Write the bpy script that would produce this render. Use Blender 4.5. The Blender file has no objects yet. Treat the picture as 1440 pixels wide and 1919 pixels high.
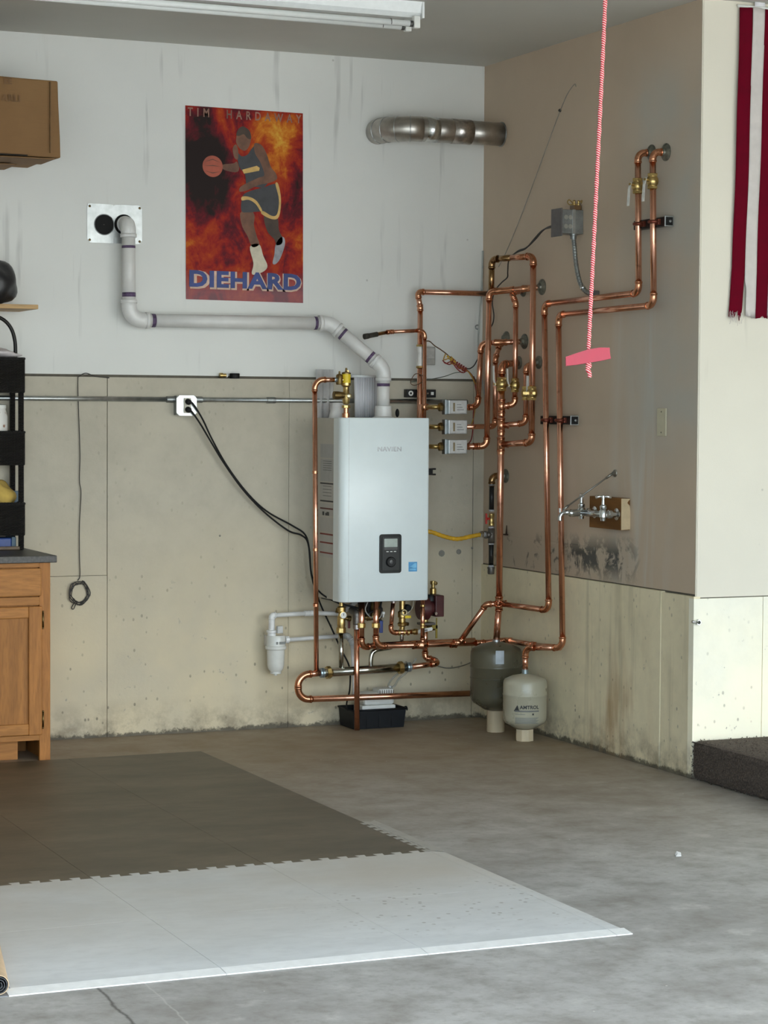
import bpy, bmesh, math, random
from mathutils import Vector, Matrix, Quaternion
random.seed(7)
PI = math.pi
scn = bpy.context.scene
COL = scn.collection

# ------------------------------------------------------------------ camera
CAM = Vector((-4.8122, -9.8710, 1.4991)); YAW, PITCH, ROLL, FPX = .4104, -.0454, .0063, 4208.1
FW = Vector((math.sin(YAW)*math.cos(PITCH), math.cos(YAW)*math.cos(PITCH), math.sin(PITCH)))
_r = Vector((math.cos(YAW), -math.sin(YAW), 0)); _u = _r.cross(FW)
RT = _r*math.cos(ROLL) + _u*math.sin(ROLL); UP = -_r*math.sin(ROLL) + _u*math.cos(ROLL)
cd = bpy.data.cameras.new('camera'); cam = bpy.data.objects.new('camera', cd); COL.objects.link(cam)
cd.sensor_fit = 'VERTICAL'; cd.sensor_height = 36.0; cd.lens = FPX/1919*36.0; cd.clip_end = 400
cam.matrix_world = Matrix(((RT.x, UP.x, -FW.x, CAM.x), (RT.y, UP.y, -FW.y, CAM.y), (RT.z, UP.z, -FW.z, CAM.z), (0, 0, 0, 1)))
scn.camera = cam

def V_(*d): return Vector(d).to_track_quat('-Z', 'Y').to_euler()
# ------------------------------------------------------------------ light: sky through the open garage doors
scn.view_settings.view_transform = 'Standard'; scn.view_settings.look = 'None'
scn.view_settings.gamma = 1; scn.view_settings.use_curve_mapping = False
scn.view_settings.exposure = 2.42
world = bpy.data.worlds.new('sky'); scn.world = world; world.use_nodes = True
wn = world.node_tree.nodes; wl = world.node_tree.links; wn.clear()
wo = wn.new('ShaderNodeOutputWorld'); wb = wn.new('ShaderNodeBackground'); ws = wn.new('ShaderNodeTexSky')
ws.sky_type = 'NISHITA'; ws.sun_disc = False; ws.sun_elevation = math.radians(38); ws.sun_rotation = math.radians(150)
ws.dust_density = 3.0; ws.air_density = 1.0
wm = wn.new('ShaderNodeMix'); wm.data_type = 'RGBA'; wm.inputs[0].default_value = .55
wm.inputs[7].default_value = (5.2, 7.2, 8.8, 1)
wl.new(ws.outputs[0], wm.inputs[6]); wl.new(wm.outputs[2], wb.inputs[0]); wl.new(wb.outputs[0], wo.inputs[0])
wb.inputs[1].default_value = .15
sl = bpy.data.lights.new('sun', 'SUN'); sl.energy = 5.0; sl.angle = .009; sl.color = (1.0, .95, .87)
so = bpy.data.objects.new('sun', sl); COL.objects.link(so); so.location = (6, 0, 12)
so.rotation_euler = V_(-.80, -.22, -.75)
DOORS = [(-6.1, -.15), (.35, 3.9)]; DOOR_Y, DOOR_H, SILL = -8.1, 2.85, 0
for a, b in DOORS:
    ld = bpy.data.lights.new('door_portal', 'AREA'); ld.shape = 'RECTANGLE'; ld.size = b-a; ld.size_y = DOOR_H
    ld.cycles.is_portal = True
    lo = bpy.data.objects.new('door_portal', ld); COL.objects.link(lo)
    lo.location = ((a+b)/2, DOOR_Y-.05, DOOR_H/2); lo.rotation_euler = (PI/2, 0, 0)
try:
    scn.cycles.use_denoising = True
    scn.cycles.max_bounces = 10; scn.cycles.diffuse_bounces = 6; scn.cycles.glossy_bounces = 4
    scn.cycles.sample_clamp_indirect = 8
except Exception: pass

# ------------------------------------------------------------------ helpers
def at(px, py, ax, v):
    "photo pixel -> world point on the plane ax = v"
    d = FW + RT*((px-720)/FPX) - UP*((py-959.5)/FPX); i = 'xyz'.index(ax)
    return CAM + d*((v-CAM[i])/d[i])
V = Vector

class MB:
    def __init__(s): s.v = []; s.f = []; s.sm = []
    def add(s, vs, fs, smooth=False):
        o = len(s.v); s.v += [V(p) for p in vs]; s.f += [tuple(i+o for i in f) for f in fs]; s.sm += [smooth]*len(fs); return s
    def box(s, a, b, bev=0.0):
        x0, x1 = sorted((a[0], b[0])); y0, y1 = sorted((a[1], b[1])); z0, z1 = sorted((a[2], b[2]))
        if bev <= 0:
            vs = [(x, y, z) for z in (z0, z1) for y in (y0, y1) for x in (x0, x1)]
            return s.add(vs, [(0, 2, 3, 1), (4, 5, 7, 6), (0, 1, 5, 4), (2, 6, 7, 3), (0, 4, 6, 2), (1, 3, 7, 5)])
        bm = bmesh.new(); bmesh.ops.create_cube(bm, size=1)
        for v in bm.verts: v.co = V(((x0+x1)/2+v.co.x*(x1-x0), (y0+y1)/2+v.co.y*(y1-y0), (z0+z1)/2+v.co.z*(z1-z0)))
        bmesh.ops.bevel(bm, geom=bm.edges[:], offset=bev, segments=2, affect='EDGES', profile=.5)
        bm.verts.index_update(); vs = [v.co.copy() for v in bm.verts]; fs = [[v.index for v in f.verts] for f in bm.faces]; bm.free()
        return s.add(vs, fs)
    def tube(s, path, r, seg=12, caps=True, smooth=True):
        path = [V(p) for p in path]; n = len(path); rs = r if isinstance(r, (list, tuple)) else [r]*n
        t = (path[1]-path[0]).normalized(); a = t.orthogonal().normalized(); rings = []
        o = len(s.v)
        for i in range(n):
            if i == 0: tt = (path[1]-path[0])
            elif i == n-1: tt = (path[-1]-path[-2])
            else:
                tt = (path[i+1]-path[i]).normalized()+(path[i]-path[i-1]).normalized()
            if tt.length < 1e-9: tt = t
            tt = tt.normalized(); q = t.rotation_difference(tt); a = (q @ a).normalized(); t = tt; b = t.cross(a)
            for k in range(seg):
                th = 2*PI*k/seg; s.v.append(path[i]+(a*math.cos(th)+b*math.sin(th))*rs[i])
        for i in range(n-1):
            for k in range(seg):
                k2 = (k+1) % seg
                s.f.append((o+i*seg+k, o+i*seg+k2, o+(i+1)*seg+k2, o+(i+1)*seg+k)); s.sm.append(smooth)
        if caps:
            s.f.append(tuple(o+k for k in reversed(range(seg)))); s.sm.append(False)
            s.f.append(tuple(o+(n-1)*seg+k for k in range(seg))); s.sm.append(False)
        return s
    def lathe(s, c, axis, prof, seg=24, smooth=True, sharp=True):
        "prof = [(radius, height along axis)]; sharp -> doubled rings so that corners stay crisp"
        c = V(c); axis = V(axis).normalized(); a = axis.orthogonal().normalized()
        if abs(axis.z) > .99: a = V((1, 0, 0))
        b = axis.cross(a)
        pr = []
        for i, p in enumerate(prof):
            pr.append(p)
        rings = []
        def ring(p):
            o = len(s.v)
            for k in range(seg):
                th = 2*PI*k/seg; s.v.append(c+axis*p[1]+(a*math.cos(th)+b*math.sin(th))*max(p[0], 1e-5))
            return o
        prev = ring(pr[0])
        for i in range(1, len(pr)):
            cur = ring(pr[i])
            for k in range(seg):
                k2 = (k+1) % seg; s.f.append((prev+k, prev+k2, cur+k2, cur+k)); s.sm.append(smooth)
            if sharp and i < len(pr)-1:
                d1 = V((pr[i][0]-pr[i-1][0], pr[i][1]-pr[i-1][1])); d2 = V((pr[i+1][0]-pr[i][0], pr[i+1][1]-pr[i][1]))
                if d1.length > 1e-9 and d2.length > 1e-9 and d1.angle(d2) > .6: cur = ring(pr[i])
            prev = cur
        return s
    def ball(s, c, r, sx=1, sy=1, sz=1, seg=16, ring=10):
        prof = [(math.sin(PI*i/ring)*r, -math.cos(PI*i/ring)*r) for i in range(ring+1)]
        n0 = len(s.v); s.lathe((0, 0, 0), (0, 0, 1), prof, seg, sharp=False); c = V(c)
        for i in range(n0, len(s.v)): p = s.v[i]; s.v[i] = V((p.x*sx, p.y*sy, p.z*sz))+c
        return s
    def prism(s, pts, ext):
        "pts: planar polygon (3D), ext: extrusion vector"
        n = len(pts); ext = V(ext); vs = [V(p) for p in pts]+[V(p)+ext for p in pts]
        nrm = V((0, 0, 0))
        for i in range(n): nrm += vs[i].cross(vs[(i+1) % n])
        fs = [tuple(range(n)), tuple(range(2*n-1, n-1, -1))]+[(i, i+n, (i+1) % n+n, (i+1) % n) for i in range(n)]
        if nrm.dot(ext) > 0: fs = [tuple(reversed(f)) for f in fs]
        return s.add(vs, fs)
    def torus(s, c, axis, R, r, seg=32, ts=8, a0=0, a1=2*PI):
        axis = V(axis).normalized(); a = axis.orthogonal().normalized(); b = axis.cross(a); c = V(c)
        return s.tube([c+(a*math.cos(a0+(a1-a0)*i/seg)+b*math.sin(a0+(a1-a0)*i/seg))*R for i in range(seg+1)], r, ts)
    def mesh(s, name, base=V((0, 0, 0))):
        me = bpy.data.meshes.new(name); me.from_pydata([tuple(p-base) for p in s.v], [], s.f)
        me.polygons.foreach_set('use_smooth', s.sm); me.update(); return me

def tag(o, label=None, cat=None, group=None, kind=None):
    if label: o['label'] = label
    if cat: o['category'] = cat
    if group: o['group'] = group
    if kind: o['kind'] = kind
    return o
def base_of(o):
    b = V((0, 0, 0))
    while o is not None: b += o.location; o = o.parent
    return b
def thing(name, label, cat, loc, group=None):
    o = bpy.data.objects.new(name, None); COL.objects.link(o); o.location = V(loc); o.empty_display_size = .05
    return tag(o, label, cat, group)
def part(par, name, mb, mat, label=None):
    "mesh given in world coordinates, parented under par"
    b = base_of(par); me = mb.mesh(name, b); o = bpy.data.objects.new(name, me); COL.objects.link(o); o.parent = par
    me.materials.append(mat)
    if label: o['label'] = label
    return o
def solo(name, mb, mat, label, cat, loc=None, group=None):
    loc = V(loc) if loc is not None else V((0, 0, 0))
    o = bpy.data.objects.new(name, mb.mesh(name, loc)); COL.objects.link(o); o.location = loc; o.data.materials.append(mat)
    return tag(o, label, cat, group)
def struct(name, mb, mat, label=None, par=None):
    o = bpy.data.objects.new(name, mb.mesh(name)); COL.objects.link(o); o.data.materials.append(mat)
    if par: o.parent = par
    else: o['kind'] = 'structure'
    if label: o['label'] = label
    return o
def text_mb(txt, size, origin, xdir, ydir, ext=.0006, align='CENTER', bold=0.0, sx=1.0, spacing=1.0):
    cu = bpy.data.curves.new('t', 'FONT'); cu.body = txt; cu.size = size; cu.align_x = align; cu.align_y = 'CENTER'
    cu.extrude = 0; cu.offset = bold; cu.resolution_u = 3; cu.space_character = spacing
    ob = bpy.data.objects.new('t', cu); COL.objects.link(ob)
    dg = bpy.context.evaluated_depsgraph_get(); me = bpy.data.meshes.new_from_object(ob.evaluated_get(dg))
    mb = MB(); X = V(xdir).normalized(); Y = V(ydir).normalized(); o = V(origin); N = X.cross(Y)
    mb.add([o+X*(v.co.x*sx)+Y*v.co.y+N*ext for v in me.vertices], [tuple(p.vertices) for p in me.polygons])
    bpy.data.objects.remove(ob); bpy.data.curves.remove(cu); bpy.data.meshes.remove(me)
    return mb
def letters(par, mb, mat, name='letter', label=None):
    "split a lettering mesh into its letters, one part each"
    par_ = list(range(len(mb.v)))
    def find(a):
        while par_[a] != a: par_[a] = par_[par_[a]]; a = par_[a]
        return a
    for f in mb.f:
        for k in f[1:]: par_[find(k)] = find(f[0])
    groups = {}
    for f in mb.f: groups.setdefault(find(f[0]), []).append(f)
    for fs in groups.values():
        ids = sorted({i for f in fs for i in f}); mp = {i: k for k, i in enumerate(ids)}
        m = MB(); m.add([mb.v[i] for i in ids], [tuple(mp[i] for i in f) for f in fs]); part(par, name, m, mat, label)
def smooth_path(pts, n=8):
    "Catmull-Rom through pts"
    pts = [V(p) for p in pts]; P = [pts[0]*2-pts[1]]+pts+[pts[-1]*2-pts[-2]]; out = []
    for i in range(1, len(P)-2):
        for k in range(n):
            t = k/n; a, b, c, d = P[i-1:i+3]
            out.append(.5*((2*b)+(c-a)*t+(2*a-5*b+4*c-d)*t*t+(3*b-a-3*c+d)*t**3))
    out.append(pts[-1]); return out

# ------------------------------------------------------------------ materials
class NT:
    def __init__(s, name):
        s.m = bpy.data.materials.new(name); s.m.use_nodes = True; s.t = s.m.node_tree; s.n = s.t.nodes; s.l = s.t.links
        s.b = s.n['Principled BSDF']; tc = s.n.new('ShaderNodeTexCoord'); s.co = tc.outputs['Object']
        g = s.n.new('ShaderNodeNewGeometry'); s.pos = g.outputs['Position']; s.nrm = g.outputs['Normal']
        s.rnd = s.n.new('ShaderNodeObjectInfo').outputs['Random']
    def link(s, a, b): s.l.new(a, b)
    def setin(s, sock, v):
        if hasattr(v, 'node'): s.l.new(v, sock)
        else: sock.default_value = v
    def mapped(s, co, scale):
        m = s.n.new('ShaderNodeMapping'); s.link(co, m.inputs[0]); m.inputs['Scale'].default_value = scale; return m.outputs[0]
    def noise(s, scale=5, detail=4, rough=.55, co=None, dist=0, stretch=None):
        n = s.n.new('ShaderNodeTexNoise'); n.inputs['Scale'].default_value = scale; n.inputs['Detail'].default_value = detail
        n.inputs['Roughness'].default_value = rough; n.inputs['Distortion'].default_value = dist
        c = co or s.pos
        if stretch: c = s.mapped(c, stretch)
        s.link(c, n.inputs['Vector']); return n.outputs['Fac']
    def voro(s, scale=5, co=None, stretch=None, out='Distance', rand=1):
        n = s.n.new('ShaderNodeTexVoronoi'); n.inputs['Scale'].default_value = scale; n.inputs['Randomness'].default_value = rand
        c = co or s.pos
        if stretch: c = s.mapped(c, stretch)
        s.link(c, n.inputs['Vector']); return n.outputs[out]
    def ramp(s, f, stops):
        r = s.n.new('ShaderNodeValToRGB'); e = r.color_ramp.elements
        while len(e) < len(stops): e.new(.5)
        for i, (p, c) in enumerate(stops):
            e[i].position = p; e[i].color = (c, c, c, 1) if not hasattr(c, '__len__') else (*c[:3], 1)
        s.setin(r.inputs[0], f); return r.outputs[0]
    def mix(s, f, a, b, mode='MIX'):
        m = s.n.new('ShaderNodeMix'); m.data_type = 'RGBA'; m.blend_type = mode
        s.setin(m.inputs[0], f)
        for i, v in ((6, a), (7, b)):
            if hasattr(v, 'node'): s.link(v, m.inputs[i])
            else: m.inputs[i].default_value = (*v[:3], 1)
        return m.outputs[2]
    def math(s, op, a, b=0.0, c=None, clamp=False):
        m = s.n.new('ShaderNodeMath'); m.operation = op; m.use_clamp = clamp
        s.setin(m.inputs[0], a); s.setin(m.inputs[1], b)
        if c is not None: s.setin(m.inputs[2], c)
        return m.outputs[0]
    def xyz(s, co=None):
        n = s.n.new('ShaderNodeSeparateXYZ'); s.link(co or s.pos, n.inputs[0]); return n.outputs
    def band(s, v, lo, hi, soft):
        "1 inside lo..hi, soft edges"
        a = s.math('SMOOTHSTEP' if False else 'SUBTRACT', v, lo-soft/2); a = s.math('DIVIDE', a, soft, clamp=True)
        b = s.math('SUBTRACT', hi+soft/2, v); b = s.math('DIVIDE', b, soft, clamp=True)
        return s.math('MULTIPLY', a, b)
    def bump(s, h, strength=.3, dist=.005):
        b = s.n.new('ShaderNodeBump'); b.inputs['Strength'].default_value = strength; b.inputs['Distance'].default_value = dist
        s.setin(b.inputs['Height'], h); s.link(b.outputs[0], s.b.inputs['Normal'])
    def out(s, col, rough=.6, metal=0.0, **kw):
        for k, v in (('Base Color', col), ('Roughness', rough), ('Metallic', metal)):
            if k == 'Base Color' and not hasattr(v, 'node'): v = (*v[:3], 1)
            s.setin(s.b.inputs[k], v)
        for k, v in kw.items():
            s.setin(s.b.inputs[k.replace('_', ' ')], v)
        return s.m
_mc = {}
def M(name, col, rough=.5, metal=0.0, var=.18, scale=30, bump=0.0, bscale=200, stretch=None, **kw):
    "plain procedural material: colour broken up by noise, uneven gloss"
    if name in _mc: return _mc[name]
    t = NT(name); n = t.noise(scale, 4, stretch=stretch, co=t.co)
    lo = tuple(c*(1-var) for c in col); hi = tuple(min(1, c*(1+var*.7)) for c in col)
    c = t.ramp(n, [(.3, lo), (.7, hi)]); r = t.math('MULTIPLY_ADD', n, .25*rough, rough*.88)
    if bump: t.bump(t.noise(bscale, 3, co=t.co), bump, .003)
    _mc[name] = t.out(c, r, metal, **kw); return _mc[name]

def paint_wall(name, tint=(.80, .80, .765), streak=.5, grime=.4):
    t = NT(name); n1 = t.noise(1.3, 5); n2 = t.noise(9, 4)
    c = t.mix(t.ramp(n1, [(.3, 0), (.75, 1)]), tuple(x*.90 for x in tint), tint)
    st = t.noise(16, 3, stretch=(1, 1, .07)); sp = t.noise(2.2, 2)
    f = t.math('MULTIPLY', t.ramp(st, [(.60, 0), (.68, 1)]), t.ramp(sp, [(.46, 0), (.58, 1)]))
    c = t.mix(t.math('MULTIPLY', f, streak), c, tuple(x*.55 for x in tint))
    d = t.voro(7); c = t.mix(t.math('MULTIPLY', t.ramp(d, [(.025, 1), (.045, 0)]), t.ramp(t.noise(3, 1), [(.55, 0), (.6, grime)])), c, (.16, .15, .13))
    t.bump(t.noise(160, 3), .12, .002)
    return t.out(c, .62)
MAT_DRY = paint_wall('off_white_wall_paint', (.74, .745, .715))
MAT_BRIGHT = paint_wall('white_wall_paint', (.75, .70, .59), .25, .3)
MAT_CEIL = paint_wall('ceiling_paint', (.56, .55, .50), 0, .15)

def concrete_wall(name, tint=(.51, .465, .37), mould=False, rust=False):
    t = NT(name); x, y, z = t.xyz()
    n1 = t.noise(2.2, 6, .6); n2 = t.noise(14, 5, .6)
    c = t.mix(t.ramp(n1, [(.3, 0), (.7, 1)]), tuple(a*.84 for a in tint), tint)
    c = t.mix(t.ramp(n2, [(.42, .0), (.75, .25)]), c, tuple(a*.6 for a in tint))
    if not rust: c = t.mix(t.math('MULTIPLY', t.band(z, -1, .75, .7), t.ramp(t.noise(2.6, 4), [(.3, .45), (.62, 1)])), c, (tint[0]*1.22, tint[1]*1.14, tint[2]*.98))
    # pits and small dark marks, denser towards the floor
    low = t.math('MULTIPLY_ADD', z, -1.1, 1.15, clamp=True)
    v = t.voro(26, stretch=(1, 1, .7)); pm = t.math('MULTIPLY', t.ramp(v, [(.10, 1), (.17, 0)]), t.ramp(t.noise(5, 3), [(.44, 0), (.58, .8)]))
    c = t.mix(t.math('MULTIPLY', pm, t.math('MULTIPLY_ADD', low, .7, .25)), c, (.17, .15, .11))
    # warm stain and dirt at the foot
    ft = t.math('MULTIPLY', t.band(z, -1, .10, .16), t.ramp(t.noise(9, 5, .65), [(.42, 0), (.62, .75)]))
    c = t.mix(ft, c, (.22, .18, .12))
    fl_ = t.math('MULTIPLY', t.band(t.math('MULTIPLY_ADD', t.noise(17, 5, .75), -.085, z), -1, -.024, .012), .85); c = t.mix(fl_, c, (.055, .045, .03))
    # peeled patches
    pp = t.math('MULTIPLY', t.ramp(t.noise(19, 5, .7), [(.66, 0), (.70, .8)]), low); c = t.mix(pp, c, (.30, .28, .24))
    if rust:
        rs = t.math('MULTIPLY', t.ramp(t.noise(8, 4, stretch=(1, 1, .16)), [(.5, 0), (.68, .75)]), t.band(y, -1.62, -1.12, .18))
        rs = t.math('MULTIPLY', rs, t.band(z, -.1, .45, .45)); c = t.mix(rs, c, (.36, .19, .06))
        st = t.math('MULTIPLY', t.ramp(t.noise(14, 3, stretch=(1, 1, .05)), [(.58, 0), (.7, .4)]), t.band(y, -2.2, -1.0, .2)); c = t.mix(st, c, (.30, .25, .15))
    t.bump(t.math('ADD', t.noise(60, 5, .6), t.math('MULTIPLY', pm, -.8)), .3, .004)
    return t.out(c, .7)
MAT_CONC = concrete_wall('painted_concrete')
MAT_CONC_R = concrete_wall('painted_concrete_stained', (.85, .755, .53), rust=True)
MAT_CONC_B = concrete_wall('painted_concrete_white', (.88, .87, .77), rust=False)

def right_wall_mat():
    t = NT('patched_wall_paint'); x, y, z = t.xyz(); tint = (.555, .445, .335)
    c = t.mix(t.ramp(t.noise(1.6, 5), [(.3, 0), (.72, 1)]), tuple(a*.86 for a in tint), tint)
    # joint-compound smears running down by the taped joint
    sm = t.math('MULTIPLY', t.ramp(t.noise(5, 4, stretch=(1, 1, .12), dist=.6), [(.47, 0), (.6, .8)]), t.band(y, -1.74, -1.36, .2))
    sm = t.math('MULTIPLY', sm, t.band(z, .6, 2.1, .4)); c = t.mix(sm, c, (.55, .54, .50))
    gp = t.math('MULTIPLY', t.band(y, -2.1, -1.42, .25), t.band(z, 1.35, 2.9, .3)); gp = t.math('MULTIPLY', gp, t.ramp(t.noise(3, 3), [(.3, .2), (.65, .75)]))
    c = t.mix(gp, c, (.42, .43, .40))
    # mould band above the foundation
    zc = t.math('MULTIPLY_ADD', y, .03, z)
    mb_ = t.math('MULTIPLY', t.band(zc, .745, .885, .09), t.band(y, -1.50, -.10, .14))
    ms = t.math('MULTIPLY_ADD', t.band(y, -1.55, -.90, .5), .12, -.035); mm = t.math('MULTIPLY', mb_, t.ramp(t.math('ADD', t.noise(11, 7, .72, dist=.5, stretch=(1, 1, .8)), ms), [(.52, 0), (.60, .95)]))
    c = t.mix(t.math('MULTIPLY', mb_, .22), c, (.30, .27, .21)); c = t.mix(mm, c, (.055, .055, .05))
    t.bump(t.noise(140, 3), .12, .002)
    return t.out(c, .62)
MAT_RWALL = right_wall_mat()

def floor_mat():
    t = NT('stained_concrete_floor'); x, y, z = t.xyz()
    n1 = t.noise(1.0, 6, .6); n2 = t.noise(6, 7, .66); n3 = t.noise(60, 3)
    c = t.ramp(n1, [(.30, (.30, .295, .285)), (.5, (.41, .41, .40)), (.72, (.50, .505, .50))])
    c = t.mix(t.ramp(n2, [(.46, 0), (.70, .72)]), c, (.20, .185, .16)); c = t.mix(t.ramp(t.noise(28, 4, .7), [(.5, 0), (.72, .5)]), c, (.22, .205, .18))
    c = t.mix(t.ramp(n2, [(.26, .7), (.43, 0)]), c, (.60, .60, .58))
    bk = t.band(y, -2.3, 1, 2.8); c = t.mix(t.math('MULTIPLY', bk, .72), c, (.27, .178, .080))  # browner towards the back: warm bounced light put into the slab colour
    v = t.voro(11); c = t.mix(t.math('MULTIPLY', t.ramp(v, [(.025, 1), (.04, 0)]), t.ramp(t.noise(2.5, 2), [(.5, 0), (.56, .9)])), c, (.72, .72, .68))
    # hairline cracks in the slab near the mat
    wob = t.math('MULTIPLY', t.math('SUBTRACT', t.noise(9, 4), .5), .035)
    d = t.math('ABSOLUTE', t.math('ADD', t.math('SUBTRACT', t.math('MULTIPLY_ADD', y, -.0445, x), CK1), wob))
    ck = t.math('MULTIPLY', t.ramp(d, [(.002, .9), (.006, 0)]), t.band(y, -9, -4.2, .1)); c = t.mix(ck, c, (.06, .06, .055))
    d2 = t.math('ABSOLUTE', t.math('ADD', t.math('SUBTRACT', t.math('MULTIPLY_ADD', y, -.06, x), CK2), wob))
    ck2 = t.math('MULTIPLY', t.ramp(d2, [(.001, .45), (.004, 0)]), t.band(y, -9, -4.2, .1)); c = t.mix(ck2, c, (.60, .60, .57))
    t.bump(t.math('ADD', n3, n2), .12, .003)
    return t.out(c, t.math('MULTIPLY_ADD', n2, .25, .42))
_a = at(187, 1855, 'z', 0); _b = at(250, 1919, 'z', 0); _c = at(275, 1845, 'z', 0)
CK1 = _a.x-.0445*_a.y; CK2 = _c.x-.06*_c.y
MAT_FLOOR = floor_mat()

def mat_tile(name, tint, dust, specks=0):
    t = NT(name); x, y, z = t.xyz(); n = t.noise(2.4, 6, .62, stretch=(1, 2, 1)); n2 = t.noise(14, 5, .65, stretch=(1, 1.8, 1))
    c = t.mix(t.ramp(n, [(.32, 0), (.7, 1)]), tint, dust); c = t.mix(t.ramp(n2, [(.45, 0), (.75, .3)]), c, tuple(a*.7 for a in tint))
    if specks:
        tn = t.math('MULTIPLY', t.band(y, -3.75, -2, .9), t.ramp(t.noise(1.7, 4), [(.3, .35), (.65, .8)])); c = t.mix(tn, c, (.50, .455, .385))
        v = t.voro(30); m = t.math('MULTIPLY', t.ramp(v, [(.16, 1), (.24, 0)]), t.math('MULTIPLY', t.band(y, -4.1, -3.5, .2), t.band(x, -2.3, -1.5, .3)))
        m = t.math('MULTIPLY', m, t.ramp(t.noise(9, 3), [(.45, 0), (.55, .65)])); c = t.mix(m, c, (.22, .20, .17))
    t.bump(t.noise(250, 2), .15, .001)
    return t.out(c, .5)
MAT_TLIGHT = mat_tile('light_grey_vinyl_tile', (.60, .63, .645), (.72, .75, .77), 1)
MAT_TDARK = mat_tile('dark_grey_vinyl_tile', (.088, .070, .044), (.155, .122, .082))
MAT_EDGE = M('white_vinyl_edging', (.80, .82, .82), .4, var=.06)
MAT_EDGE2 = M('dusty_vinyl_edging', (.40, .38, .34), .5, var=.12)
MAT_EDGEG = M('grey_vinyl_edging', (.20, .21, .22), .5, var=.1)

def copper(name, a, b, tarn=0.0):
    t = NT(name); n = t.noise(9, 5, .6); n2 = t.noise(40, 3)
    c = t.mix(t.ramp(n, [(.32, 0), (.68, 1)]), a, b)
    c = t.mix(t.ramp(n2, [(.58, 0), (.72, .35+tarn)]), c, (.16, .075, .035))
    return t.out(c, t.math('MULTIPLY_ADD', n, .16, .11), 1.0)
CU = copper('copper', (.68, .31, .20), (.84, .47, .33))
CU_E = copper('copper_fitting', (.58, .25, .14), (.74, .36, .21), .2)
CU_D = copper('tarnished_copper', (.25, .15, .07), (.36, .22, .10), .2)
BRASS = M('brass', (.58, .42, .17), .3, 1.0, var=.35, scale=60)
BRONZE = M('dark_bronze', (.22, .15, .06), .42, 1.0, var=.35, scale=50)
STEEL = M('stainless_steel', (.44, .435, .385), .14, 1.0, var=.08)
CHROME = M('worn_chrome', (.60, .62, .62), .2, 1.0, var=.15)
GALV = M('galvanised_steel', (.48, .50, .50), .38, 1.0, var=.2, scale=25)
GALV_D = M('dull_galvanised_steel', (.33, .35, .35), .45, 1.0, var=.25, scale=30)
BLACK = M('black_plastic', (.010, .010, .010), .45, Specular_IOR_Level=.3)
BLACK_R = M('black_rubber', (.008, .008, .008), .6, Specular_IOR_Level=.25)
BIRON = M('black_iron', (.018, .017, .016), .45, .3)
PVC = M('white_pvc', (.66, .65, .63), .35, var=.08, scale=12)
PVC_F = M('white_pvc_fitting', (.70, .695, .68), .32, var=.06)
PURPLE = M('purple_primer', (.10, .06, .13), .5, var=.5, scale=80)
WHITE = M('white_enamel', (.76, .83, .84), .3, var=.03, scale=6)
WHITE_P = M('white_plastic', (.74, .74, .70), .4, var=.05)
RED = M('red_plastic', (.50, .02, .012), .4)
YELLOW = M('yellow_label', (.75, .55, .02), .45)
BLUEP = M('blue_plastic', (.02, .045, .20), .4)
WOODPOST = M('pale_wood_post', (.60, .49, .33), .7, var=.2, scale=14, stretch=(1, 1, .2))
TANK_G = M('grey_tank_enamel', (.43, .40, .30), .28, var=.06, scale=8)
TANK_D = M('dark_grey_tank_enamel', (.10, .09, .058), .28, var=.10, scale=8)
INK = M('black_ink', (.035, .035, .035), .6)
GREYINK = M('grey_ink', (.17, .17, .16), .6)
DARK = M('dark_hollow', (.006, .006, .006), .9)
IVORY = M('ivory_plastic', (.50, .46, .33), .45, var=.06)

# ------------------------------------------------------------------ the room
L = 2.0026; H = 3.1647; ZC = 1.640; ZR = .742; SH = .163
XL, XR = -6.4, 4.4
PF = .028    # how far the foundation stands proud of the drywall
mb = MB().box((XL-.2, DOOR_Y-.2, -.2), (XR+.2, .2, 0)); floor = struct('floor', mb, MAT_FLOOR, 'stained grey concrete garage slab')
mb = MB().box((-40, -60, -.25), (40, DOOR_Y-.2, -.03)); struct('floor_outside', mb, M('driveway_concrete', (.42, .41, .38), .8, var=.2, scale=.5), 'grey concrete driveway outside the garage')
mb = MB().box((XL-.2, DOOR_Y-.2, H), (XR+.2, .2, H+.15)); struct('ceiling', mb, MAT_CEIL, 'dingy off-white garage ceiling')
# back wall: drywall above, poured foundation in panels below with a dark gap between
mb = MB().box((XL-.2, 0, ZC+.012), (0.15, .2, H)); wall_back = struct('wall_back', mb, MAT_DRY, 'off-white drywall behind the boiler')
mb = MB().box((XL-.2, .004, -.05), (0.15, .2, ZC+.012)); wbl = struct('wall_back_lower', mb, M('dark_joint', (.13, .115, .09), .9), 'cream painted concrete foundation below the drywall')
xs = [XL-.15, -4.2, -3.05, at(201, 1000, 'y', -PF).x, at(541, 1000, 'y', -PF).x, at(886, 1000, 'y', -PF).x, .0]
for i in range(len(xs)-1):
    g = .0011
    if i == 2:      # this panel carries a level cold joint
        zj = at(120, 1080, 'y', -PF).z
        struct('concrete_panel', MB().box((xs[i]+g, -PF, 0), (xs[i+1]-g, .003, zj-.001)), MAT_CONC, par=wbl)
        struct('concrete_panel', MB().box((xs[i]+g, -PF+.002, zj+.001), (xs[i+1]-g, .003, ZC)), MAT_CONC, par=wbl)
    else:
        struct('concrete_panel', MB().box((xs[i]+g, -PF-.002*(i % 2), 0), (xs[i+1]-g, .003, ZC)), MAT_CONC, par=wbl)
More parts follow.
